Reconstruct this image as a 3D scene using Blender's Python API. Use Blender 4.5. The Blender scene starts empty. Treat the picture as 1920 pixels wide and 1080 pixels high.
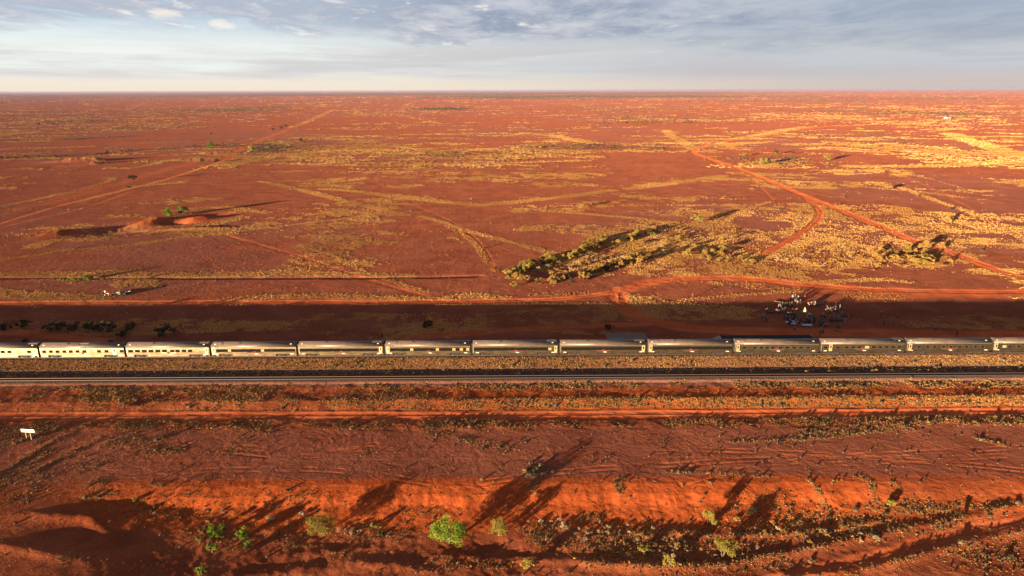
import bpy, math, random
import numpy as np
from mathutils import Vector, Matrix
random.seed(7); rng = np.random.default_rng(11)
scene = bpy.context.scene
R = math.radians

# ------------------------------------------------------------------ camera
CAM_H = 71.0; FPX = 1280.0; PITCH = math.atan(371.0/FPX); ROLL = 6.0/1920
f_ = Vector((0, math.cos(PITCH), -math.sin(PITCH)))
u0 = Vector((0, math.sin(PITCH), math.cos(PITCH))); r0 = Vector((1, 0, 0))
r_ = r0*math.cos(ROLL) - u0*math.sin(ROLL)
u_ = u0*math.cos(ROLL) + r0*math.sin(ROLL)
cd = bpy.data.cameras.new("camera"); cam = bpy.data.objects.new("camera", cd)
scene.collection.objects.link(cam); scene.camera = cam
cd.sensor_width = 36; cd.lens = FPX/1920*36; cd.clip_end = 400000; cd.clip_start = 1
M = Matrix((r_, u_, -f_)).transposed().to_4x4(); M.translation = Vector((0, 0, CAM_H)); cam.matrix_world = M

def P(px, py, z=0.0):
    "point of the land at height z seen at photo pixel (px, py)"
    d = f_ + r_*((px-960)/FPX) + u_*((540-py)/FPX)
    t = (z-CAM_H)/d.z
    return (d.x*t, d.y*t)

# ------------------------------------------------------------------ sky, sun, exposure
SUN_EL = R(4.25); SUN_AZ = R(41)          # light travels towards +x +y
EXPO = 2.35
scene.view_settings.view_transform = 'Standard'; scene.view_settings.look = 'None'
scene.view_settings.gamma = 1; scene.view_settings.use_curve_mapping = False
scene.view_settings.exposure = EXPO
sd = bpy.data.lights.new("sun", 'SUN'); sd.energy = 4.9; sd.angle = R(0.5); sd.color = (1.0, 0.76, 0.47)
sun = bpy.data.objects.new("sun", sd); scene.collection.objects.link(sun)
ld = Vector((math.sin(SUN_AZ)*math.cos(SUN_EL), math.cos(SUN_AZ)*math.cos(SUN_EL), -math.sin(SUN_EL)))
sun.rotation_euler = ld.to_track_quat('-Z', 'Y').to_euler(); sun.location = (-60, -60, 120)

class NT:
    "small node-tree writer"
    def __init__(s, nt): s.nt = nt; s.nt.nodes.clear()
    def n(s, t, **k):
        nd = s.nt.nodes.new(t)
        for a, b in k.items(): setattr(nd, a, b)
        return nd
    def put(s, sock, v):
        if hasattr(v, 'is_output') or isinstance(v, bpy.types.NodeSocket): s.nt.links.new(v, sock)
        else: sock.default_value = v
    def math(s, op, a, b=0.0, c=None, clamp=False):
        nd = s.n('ShaderNodeMath', operation=op); nd.use_clamp = clamp
        s.put(nd.inputs[0], a); s.put(nd.inputs[1], b)
        if c is not None: s.put(nd.inputs[2], c)
        return nd.outputs[0]
    def sstep(s, x, a, b, lo=0.0, hi=1.0):
        nd = s.n('ShaderNodeMapRange', interpolation_type='SMOOTHSTEP')
        s.put(nd.inputs['Value'], x); nd.inputs['From Min'].default_value = a; nd.inputs['From Max'].default_value = b
        nd.inputs['To Min'].default_value = lo; nd.inputs['To Max'].default_value = hi
        return nd.outputs[0]
    def mix(s, fac, a, b, mode='MIX'):
        nd = s.n('ShaderNodeMix', data_type='RGBA', blend_type=mode)
        s.put(nd.inputs[0], fac)
        s.put(nd.inputs[6], a if not isinstance(a, tuple) else (*a[:3], 1)); s.put(nd.inputs[7], b if not isinstance(b, tuple) else (*b[:3], 1))
        return nd.outputs[2]
    def noise(s, vec, scale, detail=4, rough=.55, dist=0.0):
        nd = s.n('ShaderNodeTexNoise'); s.nt.links.new(vec, nd.inputs['Vector'])
        nd.inputs['Scale'].default_value = scale; nd.inputs['Detail'].default_value = detail
        nd.inputs['Roughness'].default_value = rough; nd.inputs['Distortion'].default_value = dist
        return nd.outputs['Fac']
    def vec(s, x, y, z):
        nd = s.n('ShaderNodeCombineXYZ')
        for i, v in enumerate((x, y, z)): s.put(nd.inputs[i], v)
        return nd.outputs[0]

world = bpy.data.worlds.new("World"); scene.world = world; world.use_nodes = True
w = NT(world.node_tree)
wout = w.n('ShaderNodeOutputWorld'); bgA = w.n('ShaderNodeBackground'); bgB = w.n('ShaderNodeBackground'); mixs = w.n('ShaderNodeMixShader')
sky = w.n('ShaderNodeTexSky', sky_type='NISHITA'); sky.sun_disc = False; sky.sun_elevation = SUN_EL
sky.sun_rotation = math.pi + SUN_AZ; sky.altitude = 150; sky.dust_density = 2.0
w.put(bgA.inputs[0], sky.outputs[0]); bgA.inputs[1].default_value = 0.05
tc = w.n('ShaderNodeTexCoord'); sp = w.n('ShaderNodeSeparateXYZ'); w.put(sp.inputs[0], tc.outputs['Generated'])
X, Y, Z = sp.outputs
az = w.math('ARCTAN2', X, Y); el = w.math('ARCSINE', Z)                # radians
# cloud deck coordinates: streets that flatten towards the horizon
zz = w.math('ADD', w.math('MAXIMUM', Z, 0.0), 0.045)
cx = w.math('DIVIDE', X, zz); cy = w.math('DIVIDE', Y, zz)
cv = w.vec(cx, w.math('MULTIPLY', cy, .55), 0.0)
n1 = w.noise(cv, .40, 7, .60, .5); n2 = w.noise(cv, 1.35, 9, .68, .35); n3 = w.noise(w.vec(w.math('MULTIPLY', az, 2.2), w.math('MULTIPLY', el, 34), 3.0), 1.0, 5, .6, .3)
h = w.sstep(el, 0.0, .12)
c_hor = w.mix(w.sstep(az, -.3, .62), (.92, .80, .66), (.62, .53, .50))
c_mid = w.mix(w.sstep(az, -.45, .35), (.86, .91, .88), (.54, .57, .62))
c_top = w.mix(w.sstep(az, -.7, .2), (.58, .72, .86), (.36, .44, .57))
clear = w.mix(w.sstep(el, .004, .030), c_hor, c_mid)
clear = w.mix(w.sstep(el, .045, .100), clear, c_top)
# lavender cirrus bank, thick towards the right and top
edge = w.math('ADD', w.math('MULTIPLY', az, -.022), .056)
bank = w.math('ADD', w.math('SUBTRACT', el, edge), w.math('MULTIPLY', w.math('SUBTRACT', n1, .5), .11))
bank = w.sstep(bank, -.006, .026)
holes = w.sstep(w.math('ADD', n2, w.math('MULTIPLY', w.sstep(az, -.3, .25), .25)), .36, .52)
cover = w.math('MULTIPLY', bank, w.math('MAXIMUM', holes, w.sstep(az, .12, .45, 0, .9)))
ccol = w.mix(w.sstep(n2, .34, .66), (.25, .30, .44), (.62, .62, .68))
ccol = w.mix(w.sstep(az, .0, .6, 0, .75), ccol, (.31, .38, .50))
col = w.mix(w.math('MULTIPLY', cover, .88), clear, ccol)
# thin pinkish bars low down
bar = w.math('MULTIPLY', w.sstep(n3, .42, .62), w.math('MULTIPLY', w.sstep(el, .008, .022), w.sstep(el, .075, .045)))
col = w.mix(w.math('MULTIPLY', bar, .6), col, (.54, .50, .54))
# sunlit wisps
n4 = w.noise(cv, 1.9, 8, .66, .4)
wisp = w.math('MULTIPLY', w.sstep(n4, .57, .70), w.math('MULTIPLY', w.sstep(el, .035, .06), w.sstep(az, .55, -.05)))
col = w.mix(w.math('MULTIPLY', wisp, .75), col, (.95, .90, .86))
# two small cumulus heads lit warm
for (a0, e0, ra, re) in ((-.445, .0905, .018, .0075), (-.378, .081, .013, .005)):
    da = w.math('DIVIDE', w.math('SUBTRACT', az, a0), ra); de = w.math('DIVIDE', w.math('SUBTRACT', el, e0), re)
    rr = w.math('ADD', w.math('MULTIPLY', da, da), w.math('MULTIPLY', de, de))
    rr = w.math('ADD', rr, w.math('MULTIPLY', w.math('SUBTRACT', n4, .5), 9.0))
    col = w.mix(w.sstep(rr, 1.8, -.2, 0, .75), col, (.95, .88, .80))
dark = w.mix(w.sstep(el, .13, .55), (1, 1, 1), (.47, .45, .47))
col = w.mix(1.0, col, dark, 'MULTIPLY')
behind = w.sstep(Y, .25, -.1)
col = w.mix(w.math('MULTIPLY', behind, .55), col, (.40, .30, .25))
w.put(bgB.inputs[0], col); bgB.inputs[1].default_value = 0.21
mixs.inputs[0].default_value = .93
w.nt.links.new(bgA.outputs[0], mixs.inputs[1]); w.nt.links.new(bgB.outputs[0], mixs.inputs[2]); w.nt.links.new(mixs.outputs[0], wout.inputs[0])

# ------------------------------------------------------------------ helpers
C = scene.collection
def tag(o, label=None, cat=None, group=None, kind=None):
    for k, v in (('label', label), ('category', cat), ('group', group), ('kind', kind)):
        if v: o[k] = v
    return o
def link(name, me, parent=None, mat=None):
    o = bpy.data.objects.new(name, me); C.objects.link(o)
    if parent is not None: o.parent = parent
    if mat is not None: me.materials.append(mat)
    return o
def empty(name, loc, rz=0, label=None, cat=None, group=None):
    o = bpy.data.objects.new(name, None); C.objects.link(o); o.location = loc; o.rotation_euler.z = rz
    o.empty_display_size = .2
    return tag(o, label, cat, group)
def copy_tree(o, parent=None):
    c = o.copy(); C.objects.link(c)
    if parent is not None: c.parent = parent
    for ch in list(o.children): copy_tree(ch, c)
    return c
class MB:
    "collects simple solids into one mesh"
    def __init__(s): s.v = []; s.f = []
    def box(s, x0, x1, y0, y1, z0, z1):
        b = len(s.v)
        s.v += [(x, y, z) for z in (z0, z1) for (x, y) in ((x0, y0), (x1, y0), (x1, y1), (x0, y1))]
        s.f += [tuple(b+i for i in q) for q in ((3, 2, 1, 0), (4, 5, 6, 7), (0, 1, 5, 4), (1, 2, 6, 5), (2, 3, 7, 6), (3, 0, 4, 7))]
        return s
    def tube(s, p, q, r0, r1=None, n=8, cap=True):
        r1 = r0 if r1 is None else r1
        p = Vector(p); q = Vector(q); d = (q-p).normalized()
        a = d.orthogonal().normalized(); c = d.cross(a); b = len(s.v)
        for (o, r) in ((p, r0), (q, r1)):
            for i in range(n):
                t = 2*math.pi*i/n; s.v.append(tuple(o + a*r*math.cos(t) + c*r*math.sin(t)))
        s.f += [(b+i, b+(i+1) % n, b+n+(i+1) % n, b+n+i) for i in range(n)]
        if cap: s.f += [tuple(b+i for i in reversed(range(n))), tuple(b+n+i for i in range(n))]
        return s
    def mesh(s, name='m', smooth=False):
        me = bpy.data.meshes.new(name); me.from_pydata(s.v, [], s.f); me.update()
        if smooth:
            for p_ in me.polygons: p_.use_smooth = True
        return me
    def build(s, name, mat, parent=None, smooth=False): return link(name, s.mesh(name, smooth), parent, mat)
def npmesh(name, v, f):
    "v (n,3), f (m,k) arrays"
    me = bpy.data.meshes.new(name); k = f.shape[1]
    me.vertices.add(len(v)); me.vertices.foreach_set('co', np.ascontiguousarray(v, dtype=np.float32).ravel())
    me.loops.add(f.size); me.loops.foreach_set('vertex_index', np.ascontiguousarray(f, dtype=np.int32).ravel())
    me.polygons.add(len(f)); me.polygons.foreach_set('loop_start', np.arange(0, f.size, k, dtype=np.int32))
    me.polygons.foreach_set('loop_total', np.full(len(f), k, dtype=np.int32))
    me.update(calc_edges=True); me.validate(); return me

MATS = {}
def pmat(name, col, rough=.8, metal=0.0, emit=None, var=0.0, spec=.3):
    "plain principled material with an optional procedural blotch"
    if name in MATS: return MATS[name]
    m = bpy.data.materials.new(name); m.use_nodes = True; t = NT(m.node_tree)
    o = t.n('ShaderNodeOutputMaterial'); b = t.n('ShaderNodeBsdfPrincipled'); t.nt.links.new(b.outputs[0], o.inputs[0])
    b.inputs['Roughness'].default_value = rough; b.inputs['Metallic'].default_value = metal; b.inputs['Specular IOR Level'].default_value = spec
    if var:
        tc = t.n('ShaderNodeTexCoord'); nz = t.noise(tc.outputs['Object'], 3.0, 4)
        t.put(b.inputs['Base Color'], t.mix(t.sstep(nz, .3, .7), tuple(c*(1-var) for c in col), tuple(min(1, c*(1+var)) for c in col)))
    else: b.inputs['Base Color'].default_value = (*col, 1)
    if emit: b.inputs['Emission Color'].default_value = (*col, 1); b.inputs['Emission Strength'].default_value = emit
    MATS[name] = m; return m

# ------------------------------------------------------------------ value noise in numpy
def vnoise(x, y, seed=0):
    xi = np.floor(x).astype(np.int64); yi = np.floor(y).astype(np.int64); fx = x-xi; fy = y-yi
    def hsh(a, b):
        n = (a*374761393 + b*668265263 + seed*974634777) & 0xFFFFFFFF
        n = ((n ^ (n >> 13))*1274126177) & 0xFFFFFFFF
        n = (n ^ (n >> 16)) & 0xFFFFFF
        return n.astype(np.float64)/0xFFFFFF
    u = fx*fx*(3-2*fx); v = fy*fy*(3-2*fy)
    a = hsh(xi, yi); b = hsh(xi+1, yi); c = hsh(xi, yi+1); d = hsh(xi+1, yi+1)
    return a*(1-u)*(1-v)+b*u*(1-v)+c*(1-u)*v+d*u*v
def fbm(x, y, lam, octs=4, seed=0, gain=.5):
    s = 0; a = 1; t = 0; ca, sa = math.cos(.7), math.sin(.7)
    for i in range(octs):
        s = s + a*vnoise(x/lam+seed*1.7, y/lam-seed*2.3, seed+i); t += a; a *= gain; lam /= 2.03
        x, y = ca*x-sa*y, sa*x+ca*y
    return s/t
def ss(x, a, b):
    t = np.clip((x-a)/(b-a), 0, 1); return t*t*(3-2*t)

# ------------------------------------------------------------------ land: authored features
pa = P(0, 671.5, 1.0); pb = P(1920, 661, 1.0)
K = (pb[1]-pa[1])/(pb[0]-pa[0])                       # everything by the railway runs along this slope
def V(py, z=0, px=960):
    x, y = P(px, py, z); return y-K*x
YAW = math.atan(K)
V_TRAIN = V(667.5, 1.0) + 1.45                        # centre line of the train
V_NEAR = V(706.5, .35)                                # centre line of the nearer track

# cross section of the land along the railway: (v, z)
PROF = sorted([(V(1200, -2), -2.75), (V(1075, -2), -2.55), (V(1010, -2.3), -2.38), (V(978, -2.3), -2.25), (V(950, -1.9), -1.75), (V(928, -1), -1.0), (V(908, -.6), -.6), (V(800, -.6), -.55), (V(779, -.8), -.75),
        (V(766, -.8), -.75), (V(749, -.1), -.15), (V(744, -.1), -.2), (V(728, -.1), -.35), (V(717, -.2), -.35), (V_NEAR-1.9, .12), (V_NEAR+2.0, .12),
        (V_NEAR+2.6, -.1), (V(692, -.1), -.15), (V_TRAIN-1.9, .72), (V_TRAIN+2.6, .72), (V_TRAIN+4.6, .05), (V(600), 0), (V(500), 0), (60000, 0)])
PV = np.array([a for a, b in PROF]); PZ = np.array([b for a, b in PROF])

def polyline_d(x, y, pts, maxw):
    "distance to polyline and position along it (0..1) inside its padded box"
    d = np.full(x.shape, 1e9); xs = [p[0] for p in pts]; ys = [p[1] for p in pts]
    idx = np.nonzero((x > min(xs)-maxw) & (x < max(xs)+maxw) & (y > min(ys)-maxw) & (y < max(ys)+maxw))[0]
    xx = x[idx]; yy = y[idx]; dd = np.full(xx.shape, 1e9)
    for (ax, ay), (bx, by) in zip(pts[:-1], pts[1:]):
        vx, vy = bx-ax, by-ay; L = vx*vx+vy*vy+1e-9
        t = np.clip(((xx-ax)*vx+(yy-ay)*vy)/L, 0, 1)
        dd = np.minimum(dd, np.hypot(xx-ax-t*vx, yy-ay-t*vy))
    d[idx] = dd; return d
def smooth_path(pp, z=0, n=6):
    q = [P(a, b, z) for a, b in pp]; out = []
    for i in range(len(q)-1):
        p0 = q[max(i-1, 0)]; p1 = q[i]; p2 = q[i+1]; p3 = q[min(i+2, len(q)-1)]
        for k in range(n):
            t = k/n
            out.append(tuple(.5*((2*p1[j])+(-p0[j]+p2[j])*t+(2*p0[j]-5*p1[j]+4*p2[j]-p3[j])*t*t+(-p0[j]+3*p1[j]-3*p2[j]+p3[j])*t**3) for j in (0, 1)))
    out.append(q[-1]); return out

# dirt roads: (pixel path, half width m, strength)
ROADS = [
 ([(-60, 569), (200, 568), (500, 567), (800, 566), (1000, 563), (1100, 556), (1160, 545), (1200, 534), (1250, 526), (1340, 522), (1430, 526), (1520, 535), (1620, 542), (1760, 546), (1980, 548)], 2.3, 1),
 ([(1165, 543), (1158, 556), (1166, 572), (1195, 592), (1240, 607), (1320, 617), (1420, 621), (1600, 624), (1980, 628)], 3.6, .95),
 ([(1165, 546), (1200, 533), (1250, 526), (1340, 522), (1430, 526), (1520, 535), (1640, 544)], 3.8, .85),
 ([(1540, 540), (1700, 549), (1980, 552)], 6, .5),
 ([(1240, 607), (1150, 609), (1040, 613), (940, 620), (850, 627), (760, 634)], 2.0, .6),
 ([(-60, 619), (40, 624), (120, 632), (200, 639)], 2.2, .6),
 ([(1980, 535), (1900, 517), (1840, 496), (1780, 473), (1720, 455), (1660, 430), (1600, 405), (1520, 372), (1450, 343), (1390, 319), (1330, 298), (1304, 288), (1303, 281), (1330, 270), (1370, 263), (1430, 255), (1490, 244), (1560, 236)], 3.2, 1),
 ([(1512, 372), (1530, 388), (1536, 402), (1525, 420), (1500, 438), (1460, 462), (1430, 478)], 2.4, .8),
 ([(-60, 433), (0, 418), (100, 388), (200, 362), (300, 338), (380, 313), (420, 300)], 1.6, .9),
 ([(-40, 436), (60, 412), (160, 388), (240, 360)], 1.3, .6),
 ([(-60, 412), (0, 400), (120, 370), (240, 338), (340, 310), (430, 288)], 6.5, .22),
 ([(425, 300), (432, 292), (440, 285), (500, 258), (560, 236), (600, 218), (625, 207)], 5, .32),
 ([(420, 440), (480, 457), (560, 480), (640, 508), (720, 533), (800, 556)], 1.3, .45),
 ([(1400, 530), (1500, 537), (1600, 545)], 3, .4),
 ([(1330, 300), (1400, 330), (1450, 375)], 1.0, .4),
 ([(1600, 300), (1700, 333), (1800, 380), (1870, 420), (1960, 470)], 1.0, .35),
 ([(1640, 345), (1760, 358), (1860, 378), (1980, 398)], 1.0, .4),
 ([(1625, 176), (1640, 184), (1690, 200), (1760, 215)], 4, .8),
 ([(-60, 776), (400, 775), (960, 774), (1500, 770), (1980, 766)], 1.9, 1),
 ([(1360, 1090), (1500, 1058), (1680, 1018), (1800, 990), (1980, 955)], 1.8, .7),
 ([(700, 362), (800, 395), (862, 425), (905, 462), (925, 500)], .8, .35),
]
# grass lines: (pixel path, half width m, strength)
GLINES = [
 ([(-40, 492), (70, 478), (130, 468), (200, 463), (330, 447), (423, 437), (500, 427), (640, 410), (700, 400), (722, 395)], 2.2, .8),
 ([(-60, 516), (100, 512), (200, 511), (350, 516), (500, 512), (640, 513), (760, 517)], 4.0, .75),
 ([(-60, 545), (20, 550), (90, 556), (180, 561)], 5.5, .8), ([(60, 523), (160, 520), (250, 520)], 2.5, .6),
 ([(430, 561), (500, 557), (600, 555), (700, 558), (800, 562)], 3.0, .8), ([(835, 561), (870, 554), (900, 554), (945, 559)], 3.2, 1),
 ([(160, 572), (400, 571), (800, 570)], .7, .5), ([(820, 571), (1000, 570), (1130, 569)], .8, .8),
 ([(490, 340), (560, 354), (640, 375), (722, 395), (760, 402)], 4.2, .85),
 ([(790, 405), (830, 416), (873, 432), (973, 457), (1020, 470), (1068, 482)], 2.4, .85), ([(830, 420), (870, 440), (895, 462), (915, 492), (928, 508)], 1.6, .5),
 ([(610, 354), (700, 362), (780, 372), (836, 379)], 6, .85), ([(856, 380), (900, 384), (940, 381), (1040, 371), (1147, 357)], 5.5, .9),
 ([(1180, 354), (1270, 342), (1352, 330)], 6, .8), ([(1035, 396), (1100, 401), (1180, 408), (1262, 417), (1300, 420)], 3.6, .9),
 ([(1030, 386), (1150, 386), (1250, 385), (1400, 386)], 2.5, .6), ([(1443, 378), (1400, 393), (1372, 408), (1350, 426)], 2.2, .8),
 ([(1780, 250), (1830, 267), (1880, 283), (1980, 310)], 14, .9), ([(1600, 312), (1760, 311), (1860, 306), (1980, 306)], 12, .9),
 ([(1690, 352), (1760, 378), (1830, 402), (1890, 432), (1980, 480)], 2.6, .85), ([(1560, 345), (1640, 352), (1740, 362), (1800, 370)], 4, .6),
 ([(0, 387), (110, 365), (200, 342), (215, 333)], 4, .6), ([(250, 350), (330, 343), (342, 340)], 5, .85), ([(150, 378), (240, 355), (330, 332), (400, 308), (440, 298)], 3, .7),
 ([(200, 316), (260, 314), (310, 302)], 5, .8), ([(0, 280), (90, 277), (170, 275)], 9, .7),
 ([(420, 310), (520, 292), (600, 285), (680, 281)], 14, .8), ([(520, 306), (640, 310), (760, 309), (900, 307), (1100, 301)], 7, .75),
 ([(985, 249), (1030, 254), (1080, 262), (1110, 268)], 13, .9), ([(1248, 244), (1262, 256), (1285, 268), (1300, 280)], 8, .9),
 ([(1330, 262), (1400, 258), (1470, 244), (1510, 238)], 15, .7), ([(1345, 272), (1420, 267)], 14, .9),
 ([(620, 207), (720, 212), (780, 222), (830, 232)], 12, .45), ([(625, 206), (590, 222), (545, 240)], 10, .6),
 ([(1000, 553), (1100, 550)], 2, .3), ([(1500, 530), (1640, 524), (1700, 528)], 2.4, .8), ([(1620, 541), (1700, 545)], 2.2, .8),
 ([(1400, 540), (1500, 541)], 1.5, .4), ([(1535, 395), (1528, 425), (1480, 462)], 1.0, .5),
 ([(1565, 400), (1620, 412), (1700, 430)], 4, .5), ([(1320, 528), (1480, 545)], 1.5, .4),
 ([(1500, 545), (1400, 552), (1290, 562), (1270, 568)], 1.6, .6), ([(1600, 552), (1680, 556)], 4, .55),
 ([(560, 470), (640, 490), (700, 515), (800, 548)], 1.6, .5), ([(1670, 320), (1740, 335), (1800, 352)], 2, .4),
 ([(70, 462), (110, 450), (200, 447)], 5, .8), ([(190, 466), (300, 452), (420, 428)], 3, .75), ([(320, 395), (420, 388), (500, 398)], 5, .7), ([(330, 432), (400, 420), (450, 408)], 7, .8),
]
# patches of grass: (px, py, rx, ry, strength)
GPATCH = [(1080, 505, 90, 16, .20), (1200, 470, 100, 20, .20), (1290, 445, 60, 16, .2), (850, 290, 340, 20, .24), (700, 342, 150, 20, .22), (1000, 335, 230, 30, .16), (1230, 385, 170, 26, .12), (1500, 320, 160, 40, .12), (1740, 288, 220, 18, .26), (1860, 250, 160, 40, .18),
 (1620, 398, 140, 26, .20), (1840, 422, 120, 20, .22), (620, 475, 90, 20, .26), (560, 392, 90, 14, .10), (1470, 492, 170, 30, .30), (1250, 500, 170, 40, .28), (1680, 480, 110, 30, .24), (1850, 480, 130, 40, .18), (1340, 448, 90, 26, .22),
 (640, 598, 85, 18, .5), (500, 612, 110, 10, .34), (850, 600, 150, 18, .5), (1060, 592, 120, 17, .5), (1310, 590, 140, 20, .42), (250, 612, 280, 15, .42), (1800, 604, 220, 15, .36), (1130, 624, 120, 7, .3), (700, 622, 120, 9, .25),
 (300, 480, 300, 22, -.35), (950, 480, 250, 20, -.15), (1800, 345, 110, 24, -.16), (1420, 420, 60, 14, -.25), (700, 545, 120, 10, -.25), (1350, 545, 150, 14, -.05), (1720, 590, 300, 22, -.15), (200, 560, 300, 10, -.1), (560, 540, 400, 14, -.22),
 (400, 250, 250, 26, -.04), (330, 260, 200, 12, -.3), (160, 230, 300, 30, .07), (1000, 230, 400, 30, -.03), (100, 400, 90, 20, -.08), (1300, 360, 60, 30, -.05), (930, 205, 500, 14, -.05), (120, 345, 200, 10, .04), (230, 375, 160, 18, .12)]
# dark scrub and creek-line patches (low bushes as ground cover)
SPATCH = [(150, 227, 60, 4, .5), (90, 233, 40, 3, .45), (320, 213, 150, 12, .3), (440, 206, 70, 6, .45), (250, 240, 140, 5, .3), (510, 276, 75, 12, .6), (1150, 276, 180, 4, .75), (830, 204, 50, 3, .7), (1180, 205, 150, 6, .35), (1260, 220, 160, 7, .35), (1230, 230, 120, 5, .4),
 (1590, 252, 90, 6, .45), (1440, 300, 110, 8, .4), (1530, 208, 120, 5, .35), (1750, 213, 180, 5, .5), (1650, 210, 30, 3, .5), (1200, 181, 420, 7, .5), (1700, 184, 300, 7, .4), (300, 181, 500, 3.5, .45), (800, 176.5, 1100, 3.0, .8), (300, 178, 400, 3, .6), (1100, 182, 500, 5, .6), (800, 188, 300, 5, .2), (870, 290, 180, 8, .25), (1700, 266, 120, 5, .25), (1500, 190, 250, 4, .3), (90, 213, 120, 5, .25), (120, 302, 200, 2, .0)]
SLINES = [([(-60, 299), (90, 294), (170, 290), (230, 283), (330, 278), (440, 270)], 5, 1), ([(0, 264), (120, 262), (180, 258), (245, 256)], 6, 1), ([(390, 252), (420, 245)], 3, .3)]

RUTS = [([(700, 833), (620, 848), (540, 846), (450, 838), (360, 828)], 1), ([(690, 840), (560, 856), (420, 845), (330, 838)], 1), ([(1280, 905), (1400, 880), (1600, 868), (1980, 850)], 1), ([(1280, 870), (1400, 862), (1700, 850), (1980, 835)], 1), ([(900, 905), (1100, 880), (1300, 870)], 1), ([(1200, 840), (1500, 850), (1800, 870), (1980, 890)], 1), ([(800, 905), (600, 880), (300, 885)], 1),
 ([(340, 455), (380, 480), (420, 508)], 1), ([(790, 410), (760, 440), (740, 470)], 1), ([(200, 372), (300, 345), (420, 303)], 1), ([(170, 395), (260, 362), (380, 318)], 1), ([(0, 430), (150, 383), (300, 335)], 1), ([(-40, 770), (600, 769), (1200, 768), (1980, 762)], 1), ([(1160, 548), (1300, 524), (1450, 530), (1700, 547)], 1), ([(1190, 586), (1320, 613), (1500, 621), (1980, 626)], 1), ([(960, 380), (1000, 400), (1100, 430)], 1), ([(1560, 500), (1700, 512), (1900, 508)], 1), ([(-40, 860), (60, 838), (150, 806), (260, 790)], 1), ([(-40, 900), (100, 850), (200, 815)], 1)]
DONUTS = [(285, 852, 4, 15, -120, 60), (560, 835, 3, 11, -60, 120), (1240, 850, 4, 13, -60, 150), (1700, 862, 5, 16, -80, 80), (60, 440, 6, 22, 60, 300), (900, 488, 3, 9, 0, 180), (400, 470, 5, 12, -60, 120), (540, 395, 4, 10, 0, 170), (1120, 872, 3, 9, 0, 180)]
def ell_w(px, py, rx, ry):
    cx, cy = P(px, py); ex = P(px+rx, py)[0]-cx
    if py-ry > 171.5: ey = (P(px, py-ry)[1]-P(px, py+ry)[1])/2; cy = (P(px, py-ry)[1]+P(px, py+ry)[1])/2
    else: ey = P(px, 170.7)[1]-cy
    return cx, cy, ex, ey

# mounds, pits, berms: (px, py, rx m, ry m, turn deg, height m)
BUMPS = [(120, 436, 12, 5, 62, 1.9), (205, 430, 20, 14, 10, -1.8), (292, 415, 12, 4.4, 62, 1.9), (330, 417, 9, 6, 0, -2.2), (372, 411, 10, 5, 55, 1.7), (410, 402, 10, 7, 0, -1.2), (325, 431, 30, 3, 8, 1.0),
 (150, 303, 26, 12, 20, 4.2), (184, 307, 12, 4, 35, 3.0), (110, 312, 30, 7, 18, -1.0), (350, 265, 70, 26, 12, 1.6),
 (120, 985, 7, 1.4, -3, .35), (185, 1000, 4.5, 1.2, -35, .3), (60, 1052, 9, 1.2, -12, .3), (150, 1020, 9, 3, -10, -.3), (600, 1040, 6, 1.4, 10, .25), (560, 1075, 12, 1.6, 8, .25), (720, 1060, 8, 1.2, -10, .25),
 (1000, 1050, 14, 1.0, -4, .2), (1300, 1000, 10, 1.2, 5, .2), (930, 1030, 5, 3, 0, -.4)]
BERMS = [([(1100, 1060), (1300, 1066), (1450, 1045), (1600, 1016), (1750, 992), (1980, 945)], 1.1, .75), ([(1480, 1085), (1650, 1066), (1800, 1030), (1980, 985)], 1.2, .7), ([(1250, 1005), (1450, 1005), (1650, 985)], .8, .4),
 ([(-30, 925), (40, 882), (90, 850), (160, 815)], 1.0, .35), ([(60, 905), (110, 880), (190, 838)], .8, .25), ([(-20, 870), (60, 838), (150, 806)], .8, .3)]

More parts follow.
